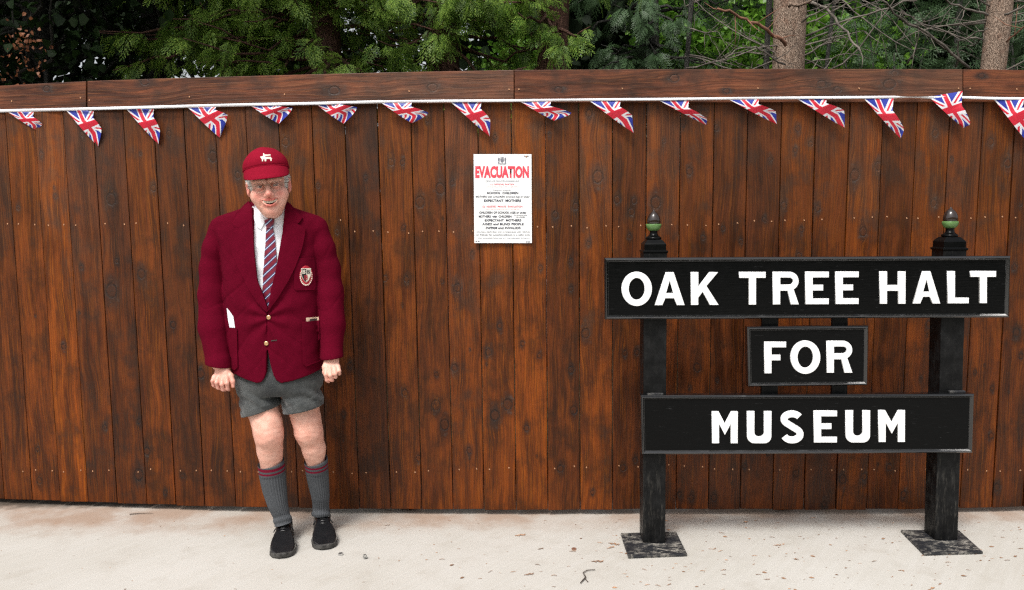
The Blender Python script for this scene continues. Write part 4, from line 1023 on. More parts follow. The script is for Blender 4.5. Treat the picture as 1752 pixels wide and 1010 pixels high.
# ------------------------------------------------------------------ shorts
ZC = W(481, 668, 3.6).z
def shorts(P):
    # waist/hips to two flared legs
    q = wp([(477, 640, 3.6), (478, 665, 3.6)])
    hip = ell(P, tuple(W(478, 648, 3.6)), (.196, .118, .105))
    Lg = cone(P, W(440, 662, 3.6), W(451, 712, 3.575), .091, .0835); Rg = cone(P, W(513, 660, 3.6), W(525, 706, 3.585), .086, .0900)
    Lg = np.maximum(Lg, 0*Lg+(P[2]*0))if False else Lg
    pl = W(451, 706, 3.5); d1 = (pl.z+(P[0]-pl.x)*.30)-P[2]
    pr = W(524, 705, 3.5); d2 = (pr.z+(P[0]-pr.x)*.20)-P[2]
    # square off the round ends: extend legs well past the hem, then cut by the hem plane
    Lg = cone(P, W(440, 655, 3.6), W(453, 745, 3.57), .0925, .0805); Rg = cone(P, W(512, 655, 3.6), W(528, 745, 3.585), .088, .0935)
    x, y, z = P
    wr = .0060*np.sin(z*105+x*45+1.2*np.sin(x*50))*np.exp(-((z-W(480, 680, 3.5).z)/.05)**2)+.0018*sw(P, 40, 12)-.0040*((1-np.abs(np.sin((z-.6*np.abs(x-W(481, 668, 3.6).x))*42+1.2*sw(P, 15, 13))))**5)
    Lg = Lg-.0022*(d1 > -.030); Rg = Rg-.0022*(d2 > -.030)
    Lg = np.maximum(Lg-wr, d1); Rg = np.maximum(Rg-wr, d2)
    hemL = np.abs(d1+.028)-.0012; hemR = np.abs(d2+.028)-.0012
    Lg = np.maximum(Lg, -np.maximum(np.maximum(hemL, -(Lg+.0018)), -1e9)) if False else Lg
    d = su(np.minimum(Lg, Rg), np.maximum(hip, ZC-.01-z), .018)
    wst = np.maximum(trunk(P, .022), np.maximum(W(470, 655, 3.5).z-z, -1)); d = su(d, wst, .01)
    return np.maximum(d, z-W(470, 585, 3.5).z)
V_, Q_ = surfnet(shorts, (W(385, 700, 3.6).x, 3.44, W(451, 728, 3.5).z), (W(575, 700, 3.6).x, 3.74, W(451, 578, 3.5).z), .0042); V_ = relax(V_, Q_, 1, .4)
shorts_o = link('shorts', npmesh('shorts', V_, Q_, CORD), person)
SHBVH = BVHTree.FromPolygons([tuple(v) for v in V_], [tuple(q) for q in Q_])
# ------------------------------------------------------------------ body: head, neck, arms to fingertips, legs: one mesh
HO = W(459.5, 318.5, 3.515)
HR = Matrix.Rotation(R(14), 3, 'Z') @ Matrix.Rotation(R(1), 3, 'X') @ Matrix.Rotation(R(-6.5), 3, 'Y')
HS = 1.045
HM = Matrix.Translation(HO) @ HR.to_4x4() @ Matrix.Scale(HS, 4)
def head(P):
    ax_ = np.abs(P[0]); Q = (ax_, P[1], P[2])
    d = ell(P, (0, .025, .035), (.075, .098, .095))
    d = su(d, ell(P, (0, -.015, -.050), (.0620, .067, .066)), .03)
    d = su(d, ell(Q, (.043, -.050, -.038), (.032, .031, .034)), .02)      # cheeks
    d = su(d, ell(Q, (.030, -.048, -.072), (.022, .026, .024)), .02)      # jowls
    d = su(d, sphere(P, (0, -.066, -.098), .024), .022)                    # chin
    d = su(d, ell(P, (0, -.03, -.106), (.038, .040, .022)), .025)          # under chin
    d = su(d, cone(Q, (.012, -.082, .020), (.050, -.066, .022), .011, .009), .012)   # brow
    d = ss(d, ell(Q, (.032, -.096, -.001), (.020, .018, .012)), .012)     # eye sockets
    d = su(d, ell(Q, (.0315, -.0705, -.001), (.0135, .0125, .0115)), .003)
    lid = np.maximum(ell(Q, (.0315, -.0720, .001), (.0165, .0145, .0125)), .0018-P[2])
    d = su(d, lid, .003)
    d = su(d, np.maximum(ell(Q, (.0315, -.0710, -.003), (.0165, .0140, .0125)), P[2]+.0040), .004)
    d = su(d, cone(P, (0, -.080, .008), (0, -.105, -.030), .0080, .0112), .010)  # nose
    d = su(d, sphere(P, (0, -.107, -.033), .0116), .006)
    d = su(d, ell(Q, (.0125, -.0975, -.038), (.0095, .011, .0085)), .005)
    d = ss(d, ell(Q, (.006, -.108, -.0465), (.004, .006, .0035)), .002)   # nostrils
    d = su(d, ell(P, (0, -.079, -.060), (.034, .020, .016)), .014)         # muzzle
    # nasolabial folds and smile
    d = ss(d, chain(Q, [(.019, -.096, -.038), (.031, -.088, -.055), (.039, -.076, -.075)], [.0045, .0055, .004], .003), .006)
    mz = -.0665+.0115*(ax_/.03)**2
    slot = np.maximum(np.maximum(np.abs(P[2]-mz)-.0078*np.sqrt(np.clip(1-(ax_/.036)**2, 0, 1)), ax_-.036), P[1]+.066)
    d = ss(d, slot, .003)
    up = chain(Q, [(0, -.0975, -.0575), (.014, -.0955, -.0560), (.037, -.079, -.0495)], [.0032, .003, .002], .004)
    lw = chain(Q, [(0, -.0965, -.0790), (.014, -.0935, -.0757), (.036, -.078, -.0520)], [.0042, .0038, .002], .004)
    d = su(d, up, .004); d = su(d, lw, .004)
    # crow's feet and forehead creases
    d = d+.0006*np.sin(P[2]*900)*np.exp(-((ax_-.056)/.008)**2-((P[2])/.014)**2)
    # ears
    ear = ell(Q, (.0785, .010, -.004), (.011, .020, .033), Matrix.Rotation(R(-12), 3, 'X') @ Matrix.Rotation(R(22), 3, 'Z'))
    ear = ss(ear, ell(Q, (.087, -.002, -.002), (.007, .010, .018)), .005)
    d = su(d, ear, .005)
    # neck, running down inside the collar
    d = su(d, cone(P, (0, .042, -.06), (.0, .068, -.22), .053, .050), .03)
    d = d+.0005*sw(P, 150, 31)
    return d
parts_V, parts_Q, ruddy = [], [], []
def add_part(V, Q, r=None):
    o = sum(len(v) for v in parts_V); parts_V.append(V); parts_Q.append(Q+o); ruddy.append(np.zeros(len(V)) if r is None else r)
V_, Q_ = surfnet(head, (-.105, -.135, -.22), (.105, .14, .14), .0022); V_ = relax(V_, Q_, 1, .3)
g = lambda c, s: np.exp(-(((np.abs(V_[:, 0])-c[0])/s[0])**2+((V_[:, 1]-c[1])/s[1])**2+((V_[:, 2]-c[2])/s[2])**2))
rd = np.clip(.6*g((.045, -.08, -.035), (.022, .04, .02))+.75*g((0, -.115, -.036), (.016, .03, .016))+.8*g((.083, .01, -.01), (.014, .03, .04))+.35*g((0, -.09, -.11), (.03, .03, .02))+.35*g((.033, -.08, -.012), (.02, .03, .007))+1.6*g((0, -.095, -.0775), (.032, .02, .0070))+1.6*g((0, -.1, -.0555), (.034, .02, .0055)), 0, 1)
m4 = np.array(HM); Vh = V_ @ m4[:3, :3].T+m4[:3, 3]; add_part(Vh, Q_, rd)
# legs
legL = wp([(447, 690, 3.59), (458, 728, 3.565), (460, 746, 3.56), (462, 771, 3.585), (466, 812, 3.605), (475, 862, 3.60), (485, 890, 3.595)]); lrL = [.080, .0590, .0570, .0510, .0450, .030, .028]
legR = wp([(516, 685, 3.62), (525, 722, 3.605), (529, 742, 3.61), (537, 768, 3.635), (542.5, 808, 3.67), (548.5, 850, 3.685), (549, 874, 3.69)]); lrR = [.078, .0580, .0555, .0465, .0380, .027, .026]
def legs(P):
    d = None
    for pts, rr in ((legL, lrL), (legR, lrR)):
        c = chain(P, pts, rr, .03); k = pts[2]
        c = su(c, ell(P, (k[0]-.004, k[1]-.038, k[2]+.012), (.034, .024, .036)), .022)           # kneecap
        c = su(c, ell(P, (pts[3][0]+.002, pts[3][1]-.035, pts[3][2]+.012), (.022, .018, .022)), .02)
        c = c+.0006*np.sin((P[2]-k[2])*260+8*sw(P, 25, 51))*np.exp(-((P[2]-k[2]-.02)/.035)**2)
        c = c+.0012*sw(P, 60, 44)+.0006*sw(P, 160, 45)
        d = c if d is None else np.minimum(d, c)
    return d
V_, Q_ = surfnet(legs, (W(405, 700, 3.6).x, 3.46, W(470, 880, 3.6).z), (W(580, 700, 3.7).x, 3.77, W(451, 670, 3.5).z), .0042); add_part(V_, Q_, .10*np.exp(-((V_[:, 2]-legL[2].z)/.03)**2))
# inner trunk and arms
V_, Q_ = surfnet(lambda P: su(su(trunk(P, .03), chain(P, armL[:6], [r-.018 for r in radL[:6]], .02), .01), chain(P, armR[:6], [r-.016 for r in radR[:6]], .02), .01), lo, hi, .012); add_part(V_, Q_)
# hands
def hand(P, spec):
    wr, pal, fingers, thumb = spec
    d = chain(P, wr, [.026, .0255, .024], .012)
    for (a, b, r0, r1) in pal: d = su(d, cone(P, a, b, r0, r1), .009)
    for (pts, r) in fingers:
        c = chain(P, pts, [r*1.08, r*.96, r*.92, r*.78][:len(pts)], .003); d = su(d, c, .005)
    d = su(d, chain(P, thumb[0], thumb[1], .006), .006)
    return d+.0004*sw(P, 200, 61)
HLs = (wp([(374, 612, 3.52), (377, 624, 3.515), (380, 632, 3.51)]),
       [(W(373, 634, 3.51), W(368.5, 650, 3.49), .013, .0112), (W(378, 632, 3.505), W(375, 653, 3.483), .013, .0118), (W(383, 632, 3.50), W(382, 654, 3.478), .014, .0118), (W(387, 632, 3.50), W(388, 651, 3.48), .013, .0112)],
       [(wp([(366.5, 644, 3.495), (363.5, 652, 3.482), (365.5, 659.5, 3.49), (369, 662, 3.505)]), .0084), (wp([(373, 646, 3.485), (370.5, 655, 3.470), (373, 663.5, 3.48), (377, 665, 3.497)]), .0092),
        (wp([(381, 647, 3.48), (379.5, 658, 3.462), (381.5, 666.5, 3.474), (385, 667, 3.492)]), .0095), (wp([(388, 646, 3.48), (388.5, 656, 3.465), (389.5, 665, 3.475), (391.5, 667, 3.492)]), .0092)],
       (wp([(388, 634, 3.51), (395, 643, 3.492), (398.2, 653, 3.482), (398.6, 661, 3.48)]), [.012, .0108, .0096, .0084]))
HRs = (wp([(568, 602, 3.52), (568.5, 612, 3.515), (568.5, 619, 3.51)]),
       [(W(561, 619, 3.50), W(559, 636, 3.478), .013, .0118), (W(566, 619, 3.50), W(565, 638, 3.474), .013, .012), (W(571, 619, 3.505), W(572, 635, 3.478), .013, .0118), (W(575, 618, 3.51), W(578, 631, 3.488), .012, .011)],
       [(wp([(559, 630, 3.48), (557.5, 641, 3.462), (559.5, 650, 3.468), (562, 653, 3.485)]), .0094), (wp([(565.5, 632, 3.475), (565.5, 643, 3.458), (567, 650, 3.466), (569, 651, 3.485)]), .0095),
        (wp([(572.5, 631, 3.48), (573.5, 640, 3.463), (574, 645, 3.472), (574, 645.5, 3.49)]), .0092), (wp([(578.5, 628, 3.49), (580.5, 635, 3.475), (580.5, 639.5, 3.483), (579, 640, 3.497)]), .0084)],
       (wp([(558.5, 619, 3.50), (555.5, 628, 3.487), (555.5, 637, 3.48), (557, 643, 3.478)]), [.0115, .0104, .0092, .008]))
for sp, (x0, x1, y0, y1) in ((HLs, (352, 410, 675, 606)), (HRs, (543, 595, 662, 598))):
    a, b = W(x0, y0, 3.5), W(x1, y1, 3.5)
    V_, Q_ = surfnet(lambda P: hand(P, sp), (a.x, 3.42, a.z), (b.x, 3.57, b.z), .0019); V_ = relax(V_, Q_, 1, .3)
    add_part(V_, Q_, np.clip((W(0, 640, 3.5).z-V_[:, 2])/.05, 0, 1)*.25+.06)
me = npmesh('body', np.concatenate(parts_V), np.concatenate(parts_Q), SKIN)
at_ = me.attributes.new('ruddy', 'FLOAT', 'POINT'); at_.data.foreach_set('value', np.concatenate(ruddy).astype(f32))
body = link('body', me, person)
def hlink(name, mb_or_me, mat=None, parent=body, smooth=True):
    me = mb_or_me.mesh(name, mat, smooth) if isinstance(mb_or_me, MB) else mb_or_me
    me.transform(HM); return link(name, me, parent)
# eyes, teeth, mouth
for s in (-1, 1):
    for (c, r, mt, nm) in (((s*.0315, -.0725, -.001), .0125, EYEW, 'eye'), ((s*.0315+.0012, -.0795, -.0012), .0062, IRIS, 'iris')):
        bm = bmesh.new(); bmesh.ops.create_uvsphere(bm, u_segments=20, v_segments=12, radius=r); bm.transform(Matrix.Translation(c)); me = bpy.data.meshes.new(nm); bm.to_mesh(me); bm.free(); me.materials.append(mt)
        me.polygons.foreach_set('use_smooth', [True]*len(me.polygons)); hlink(nm, me)
    # upper and lower lids as dark lash lines
    mb = MB(); mb.tube([(s*(.0315+.0150*math.cos(R(a))), -.0855+.003*abs(math.cos(R(a))), .0008+.0028*math.sin(R(a))) for a in range(8, 173, 12)], .0011, 6); hlink('lash_line', mb, IRIS)
    mb = MB(); rr = random.Random(5)
    for k in range(11):
        q = k/10; x = s*(.014+.036*q); z = .0205+.006*math.sin(q*math.pi*.8)+rr.uniform(-.0015, .0015); y = -.0925+.016*q*q
        mb.tube([(x, y, z), (x+s*.004, y-.0022, z+.0025+rr.uniform(-.001, .002)), (x+s*.007, y-.001, z+.0028)], [.0007, .0005, .0003], 4)
    hlink('eyebrow', mb, BROW)
mb = MB()
for k in range(-4, 4):
    x0 = k*.0066+.0003; x1 = x0+.006; mz = lambda x: -.0640+.0110*(x/.03)**2
    y = lambda x: -.0925+9*x*x
    mb.hexa([(x0, y(x0), mz(x0)-.0050), (x1, y(x1), mz(x1)-.0050), (x1, y(x1), mz(x1)+.004), (x0, y(x0), mz(x0)+.004), (x0, y(x0)+.006, mz(x0)-.0050), (x1, y(x1)+.006, mz(x1)-.0050), (x1, y(x1)+.006, mz(x1)+.004), (x0, y(x0)+.006, mz(x0)+.004)])
hlink('teeth', mb, TEETH, smooth=False)
mb = MB(); mb.hexa([(-.033, -.064, -.09), (.033, -.064, -.09), (.033, -.064, -.05), (-.033, -.064, -.05), (-.033, -.06, -.09), (.033, -.06, -.09), (.033, -.06, -.05), (-.033, -.06, -.05)]); hlink('mouth', mb, MOUTH, smooth=False)
# hair: white fringe round the sides and back below the cap
def hairf(P):
    ax_ = np.abs(P[0]); d = ell(P, (0, .030, .030), (.0835, .103, .098))
    d = d-.0035*sw(P, 160, 71)-.002*np.sin(P[2]*700+P[0]*300)*.5
    d = np.maximum(d, -ell(P, (0, .028, .030), (.070, .09, .090)))
    lim = -.015-.055*np.clip((P[1]+.005)/.06, 0, 1)          # lower edge: sideburn, then the nape
    d = np.maximum(d, lim-P[2]); d = np.maximum(d, -.020-P[1]+.25*np.clip(P[2]-.02, -1, 1)*0)
    return np.maximum(d, P[2]-.075)
V_, Q_ = surfnet(hairf, (-.105, -.06, -.09), (.105, .145, .085), .0024); me = npmesh('hair', V_, Q_, HAIR); hair = hlink('hair', me)
mb = MB(); rr = random.Random(9)
for s in (-1, 1):
    for k in range(230):
        y = rr.uniform(-.022, .06); z = rr.uniform(-.02, .055); x = s*(.0815*math.sqrt(max(.05, 1-((y-.03)/.103)**2-((z-.03)/.098)**2)))
        L_ = rr.uniform(.014, .032); mb.tube([(x, y, z), (x+s*rr.uniform(.002, .010), y+L_*.4, z-L_*.4), (x+s*rr.uniform(.0, .008), y+L_*.8+rr.uniform(-.004, .004), z-L_*rr.uniform(.4, 1.))], [.0013, .0010, .0003], 4)
hlink('hair_strands', mb, HAIR, hair)
# spectacles
def ysurf(x): return -.100+ (x/.06)**2*.014
sp = None
mb = MB()
for s in (-1, 1):
    c = s*.0315; mb.tube([(c+.0225*math.cos(R(a)), ysurf(c+.0225*math.cos(R(a))), -.0045+.0185*math.sin(R(a))-(.001 if math.sin(R(a)) < 0 else 0)) for a in range(0, 361, 15)], .00065, 6, cap=False)
    mb.tube([(s*.054, ysurf(.054), .004), (s*.066, -.075, .005), (s*.079, -.02, .006), (s*.083, .012, .004)], .0011, 6)
mb.tube([(-.0095, ysurf(.0095), .002), (0, -.1035, .0065), (.0095, ysurf(.0095), .002)], .001, 6)
glasses = hlink('spectacles', mb, METAL, person)
for s in (-1, 1):
    mb = MB(); c = s*.0315; ring_ = [(c+.0215*math.cos(R(a)), ysurf(c+.0215*math.cos(R(a))), -.0045+.0178*math.sin(R(a))) for a in range(0, 360, 20)]
    mb.add(ring_+[(a, b+.001, c2) for a, b, c2 in ring_], [tuple(range(18)), tuple(range(35, 17, -1))]+[(i, 18+i, 18+(i+1) % 18, (i+1) % 18) for i in range(18)]); hlink('lens', mb, LENS, glasses, False)
# ------------------------------------------------------------------ cap
CB = .066     # height of the band above eye level
capM = Matrix.Translation((0, .022, CB)) @ Matrix.Rotation(R(-7), 4, 'X')
mb = MB(); NA, NH = 72, 14; vv = []
for j in range(NH+1):
    t_ = j/NH; ph = t_*math.pi/2
    for i in range(NA):
        a = 2*math.pi*i/NA; prof = math.cos(ph)**.95; bl = 1+.03*math.sin(min(1, t_*2.2)*math.pi)
        seam = 1-.014*math.exp(-((((a*8/(2*math.pi))+.5) % 1-.5)/.05)**2)*min(1, t_*4)*(1 if t_ < .97 else 0)
        rx, ry = .0880*prof*bl*seam, .108*prof*bl*seam; z = .088*math.sin(ph)**1.0
        z += .0035*math.sin(a*3+1)*t_*(1-t_)*2
        vv.append((rx*math.cos(a), ry*math.sin(a), z))
fs = [(j*NA+i, j*NA+(i+1) % NA, (j+1)*NA+(i+1) % NA, (j+1)*NA+i) for j in range(NH) for i in range(NA)]
mb.add(vv, fs); me = mb.mesh('cap', CAPM, True); sl = me.copy(); me.transform(capM); cap = hlink('cap', me, None, person)
s_ = cap.modifiers.new('thickness', 'SOLIDIFY'); s_.thickness = .003; s_.offset = 1
mb = MB(); mb.lathe((0, 0, .088), [(.008, -.002), (.009, .002), (.006, .005), (.001, .006)], 14); me = mb.mesh('cap_button', CAPM, True); me.transform(capM); hlink('cap_button', me, None, cap)
# band seam
mb = MB(); mb.tube([(.0915*math.cos(R(a)), .110*math.sin(R(a)), .001) for a in range(0, 361, 6)], .0022, 6, cap=False); me = mb.mesh('cap_band', CAPM, True); me.transform(capM); hlink('cap_band', me, None, cap)
# peak
mb = MB(); vv = []; NB, NR = 36, 8
for side in (0, 1):
    for j in range(NR+1):
        q = j/NR
        for i in range(NB+1):
            a = R(-90-78+156*i/NB); w_ = max(0, math.cos((a+math.pi/2)*.5/R(78)*math.pi))**.55
            L_ = .060*w_; ex = q*L_
            x = (.0895+ex*.25)*math.cos(a); y = .108*math.sin(a)-ex*.72; z = .003-ex*.80-.010*q*q*w_ - .012*(math.cos(a)**2)*q
            vv.append((x, y, z-(.0032 if side else 0)))
n1 = (NR+1)*(NB+1); fs = []
for j in range(NR):
    for i in range(NB):
        a = j*(NB+1)+i; fs += [(a, a+NB+1, a+NB+2, a+1), (n1+a, n1+a+1, n1+a+NB+2, n1+a+NB+1)]
for i in range(NB): a = NR*(NB+1)+i; fs.append((a, n1+a, n1+a+1, a+1))
mb.add(vv, fs); me = mb.mesh('peak', CAPM, True); me.transform(capM); hlink('peak', me, None, cap)
bpy.context.view_layer.update()
CBVH = BVHTree.FromPolygons([tuple(v.co) for v in cap.data.vertices], [tuple(p.vertices) for p in cap.data.polygons])
an = patch('cap_emblem', [(445.5, 269), (449, 268), (451, 267), (450.5, 263.5), (452, 263), (453, 265.5), (462.5, 265), (463, 267), (453.5, 268), (454.5, 269.2), (463.5, 269.2), (465, 272), (464.6, 276), (462.6, 276), (462, 272.6), (456, 272.8), (455.5, 276.5), (453.2, 276.5), (453, 273), (450.6, 273.2), (450.2, 276.5), (448.4, 276.5), (448.2, 272.5), (446.6, 271)], CBVH, .0036, CREAM, cap, step=1.4, label='white embroidered animal emblem on the cap front')

# ------------------------------------------------------------------ socks
def sock(pts, rad, v0, mats, ribs=28):
    """lofted stocking from the cuff at the knee to the ankle"""
    P_ = [Vector(p) for p in pts]; N = 60; mb = MB(); vv = []; seg = ribs*4
    cum = [0]
    for a, b in zip(P_[:-1], P_[1:]): cum.append(cum[-1]+(b-a).length)
    tot = cum[-1]
    for j in range(N+1):
        s = v0*0+tot*j/N; k = max(i for i in range(len(cum)-1) if cum[i] <= s+1e-9); u = (s-cum[k])/(cum[k+1]-cum[k])
        c = P_[k].lerp(P_[k+1], u); r = float(np.interp(s, cum, rad))
        # smooth the path
        td_ = lambda q: (P_[min(q+1, len(P_)-1)]-P_[max(q-1, 0)]).normalized()
        tdir = td_(k).lerp(td_(k+1), u).normalized(); U = Vector((1, 0, 0)); Wd = tdir.cross(U).normalized(); U = Wd.cross(tdir)
        cuff = s < .058
        for i in range(seg):
            a = 2*math.pi*i/seg; rib = 0 if cuff else .0019*math.cos(a*ribs); wr = .0028*math.sin(s*190+math.sin(a)*1.5)*max(0, (s/tot-.80)/.2)
            q = r+rib+wr+(.0014 if cuff else 0); vv.append(c+U*math.cos(a)*q+Wd*math.sin(a)*q+tdir*(.010*math.cos(a)*-1 if j == 0 else 0))
    # inner lip
    for i in range(seg): vv.append(vv[i]+(P_[0]-vv[i])*.12+(P_[1]-P_[0]).normalized()*.01)
    fs = []
    for j in range(N):
        s = tot*(j+.5)/N; mb_ = 1 if (.012 < s < .0225 or .0335 < s < .044) else 0
        for i in range(seg):
            i2 = (i+1) % seg; fs.append(((j*seg+i, (j+1)*seg+i, (j+1)*seg+i2, j*seg+i2), mb_))
    for i in range(seg): fs.append(((i, (i+1) % seg, (N+1)*seg+(i+1) % seg, (N+1)*seg+i), 0))
    mb.v = [tuple(v) for v in vv]; mb.f = [f for f, _ in fs]; mb.mi = [k for _, k in fs]
    o = mb.build('sock', mats, person, True); return o
sL = wp([(463.5, 791, 3.595), (466, 812, 3.605), (470, 838, 3.605), (475, 862, 3.60), (481, 880, 3.60), (485, 896, 3.595)])
sR = wp([(540.5, 787, 3.655), (542.5, 808, 3.67), (545.5, 830, 3.68), (548.5, 850, 3.685), (549, 866, 3.695), (549, 882, 3.69)])
sock(sL, [.0575, .0570, .0520, .0435, .0365, .0400], 0, [SOCKG, SOCKM]); sock(sR, [.0520, .0500, .0455, .0395, .0355, .0400], 0, [SOCKG, SOCKM])

# ------------------------------------------------------------------ shoes
def shoe(toe_px, heel_px, name='shoe'):
    L = .298
    toe = G(*toe_px); fw = toe-G(*heel_px); fw.z = 0; fw.normalize()
    # local: x across, y from heel (0) to toe (L), z up
    yax = fw; xax = Vector((0, 0, 1)).cross(yax)*-1; xax = Vector((yax.y*-1, yax.x, 0)); xax = yax.cross(Vector((0, 0, 1)))
    org = toe-yax*L; M_ = Matrix((( xax.x, yax.x, 0, org.x), (xax.y, yax.y, 0, org.y), (0, 0, 1, 0), (0, 0, 0, 1)))
    hw = lambda y: np.interp(y, [0, .02, .07, .13, .20, .25, .28, .298], [.021, .036, .039, .042, .054, .052, .040, .016]).astype(f32)
    def upper(P):
        x, y, z = P
        d = ell(P, (0, .232, .020), (.054, .064, .052))
        d = su(d, ell(P, (0, .188, .028), (.050, .072, .058)), .02)
        d = su(d, cone(P, (0, .045, .030), (0, .055, .085), .034, .0365), .02)
        d = su(d, cone(P, (0, .075, .062), (0, .175, .050), .036, .032), .02)
        d = su(d, ell(P, (0, .04, .035), (.036, .040, .05)), .015)
        d = d+.0012*np.sin(y*150)*np.exp(-((y-.185)/.02)**2-((z-.06)/.03)**2)
        d = np.maximum(d, .016-z)
        top = .098-.35*np.clip(y-.075, 0, 1); d = np.maximum(d, z-top)
        # facing seam where the eyelet tabs meet the vamp
        seam = np.abs(y-(.185-.5*np.abs(x)))-.0011; d = np.maximum(d, -np.maximum(seam, -(d+.0016))) 
        return d
    V, Q = surfnet(upper, (-.06, -.01, .012), (.06, .31, .115), .003); V = relax(V, Q, 1, .4)
    me = npmesh(name, V, Q, LEATH); me.transform(M_); o = link(name, me, person)
    def solef(P):
        x, y, z = P; w = hw(y)+.0035; d = np.abs(x)-w; d = np.maximum(d, -.002-y); d = np.maximum(d, y-L-.002)
        spring = .007*np.clip((y-.23)/.07, 0, 1)**2; d = np.maximum(d, z-.0205-spring); d = np.maximum(d, spring-z)
        return np.maximum(d, -(np.maximum(np.abs(y-.095)-.014, z-.009)))
    V, Q = surfnet(solef, (-.062, -.008, -.003), (.062, .308, .038), .003); V = relax(V, Q, 1, .5)
    V[:, 2] = np.maximum(V[:, 2], .0005); me = npmesh('sole', V, Q, SOLE); me.transform(M_); link('sole', me, o)
    # welt, laces
    mb = MB()
    for k, yy in enumerate((.105, .122, .139, .156)):
        zt = .083-.30*(yy-.105)+.002
        mb.tube([(-.017, yy, zt-.005), (-.008, yy+.002, zt+.0025), (.008, yy-.002, zt+.0025), (.017, yy, zt-.005)], .0032, 6)
        if k < 3: mb.tube([(-.015, yy+.002, zt-.002), (0, yy+.009, zt+.001), (.015, yy+.015, zt-.006)], .0018, 6)
    for s in (-1, 1):
        mb.tube([(0, .108, .089), (s*.014, .104, .100), (s*.028, .110, .098), (s*.030, .120, .088), (s*.012, .114, .086), (0, .108, .088)], .0028, 6)
        mb.tube([(0, .108, .088), (s*.02, .115, .082), (s*.036, .112, .066), (s*.044, .122, .056)], .0026, 6)
    me = mb.mesh('lace', LEATH, True); me.transform(M_); link('lace', me, o)
    return o
shoe((483, 957), (488, 912)); shoe((557, 942), (551, 900))
# ------------------------------------------------------------------ woodland behind the fence
def leaf_mat(name, c0, c1, trans=.3, rough=.45, dark=None):
    t = NT(name); g = t.n('NewGeometry'); ri = g.outputs['Random Per Island']; co = t.obj()
    n = t.noise(co, 2.2, 3, .6)
    c = t.mix(ri, c0, c1); c = t.mix(t.mapr(n, .45, .7, 0, .8), c, tuple(x*.6 for x in c0))
    d = t.n('BsdfPrincipled'); t.L(c, d.inputs['Base Color']); d.inputs['Roughness'].default_value = rough; d.inputs['Specular IOR Level'].default_value = .3
    tr = t.n('BsdfTranslucent'); t.L(c, tr.inputs[0]); m_ = t.n('MixShader'); m_.inputs[0].default_value = trans
    t.L(d.outputs[0], m_.inputs[1]); t.L(tr.outputs[0], m_.inputs[2]); t.L(m_.outputs[0], t.out.inputs[0]); return t.m
def bark_mat(name, c0, c1, c2):
    t = NT(name); co = t.obj(); v = t.n('TexVoronoi', feature='DISTANCE_TO_EDGE'); nz = t.noise(co, 9, 4, .6)
    cv = t.n('VectorMath', operation='ADD'); t.L(t.scalev(co, (30, 30, 7)), cv.inputs[0])
    nn = t.n('TexNoise'); t.L(co, nn.inputs[0]); nn.inputs['Scale'].default_value = 22; nn.inputs['Detail'].default_value = 4; t.L(nn.outputs[1], cv.inputs[1]); t.L(cv.outputs[0], v.inputs['Vector'])
    e = t.mapr(v.outputs['Distance'], .0, .22); n2 = t.noise(t.scalev(co, (60, 60, 10)), 1, 5, .65)
    c = t.mix(t.mapr(n2, .2, .8), c0, c1); c = t.mix(t.mapr(nz, .5, .7, 0, .6), c, c2); c = t.mix(e, tuple(x*.28 for x in c0), c)
    return t.pbr(c, .9, t.bump(t.math('ADD', e, t.math('MULTIPLY', n2, .6)), .6, .012), spec=.15)
BARK = bark_mat('flaking_conifer_bark', (.30, .20, .145), (.54, .42, .33), (.36, .20, .14))
BARKD = bark_mat('dark_red_bark', (.12, .06, .045), (.22, .12, .09), (.10, .07, .06))
BARKG = bark_mat('grey_stem_bark', (.06, .058, .052), (.11, .105, .095), (.08, .09, .07))
DEAD = basic('dead_grey_twig', (.13, .11, .092), .9, .4, 12, .3)
DEADR = basic('reddish_twig', (.22, .10, .06), .85, .3, 12, .3)
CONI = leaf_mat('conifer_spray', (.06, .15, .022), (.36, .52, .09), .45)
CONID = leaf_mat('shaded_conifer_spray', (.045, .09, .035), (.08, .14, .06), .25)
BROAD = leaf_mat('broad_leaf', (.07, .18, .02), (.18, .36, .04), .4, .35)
BROADD = leaf_mat('shade_dark_broad_leaf', (.010, .024, .006), (.022, .05, .010), .2, .5)  # shade under the trees put into the leaf colour, far darker than BROAD
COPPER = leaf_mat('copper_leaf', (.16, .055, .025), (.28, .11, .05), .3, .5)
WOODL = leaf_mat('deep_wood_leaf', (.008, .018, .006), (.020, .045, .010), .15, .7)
GRASS = basic('blocker_bank_grass', (.03, .05, .015), .95, .4, 3, .4)
# unseen grass bank added behind the camera to block low light and darken reflections
mb = MB(); vv = []; nx_, ny_ = 40, 12
for j in range(ny_+1):
    for i in range(nx_+1):
        x = -45+90*i/nx_; q = j/ny_; y = -9-q*16; z = -.04+8.5*(1-math.cos(q*math.pi))/2+.5*noise.noise(Vector((x*.2, y*.2, 0)))*q
        vv.append((x, y, z))
mb.add(vv, [(j*(nx_+1)+i, (j+1)*(nx_+1)+i, (j+1)*(nx_+1)+i+1, j*(nx_+1)+i+1) for j in range(ny_) for i in range(nx_)])
tag(mb.build('unseen_light_blocker', GRASS, smooth=True), kind='structure')

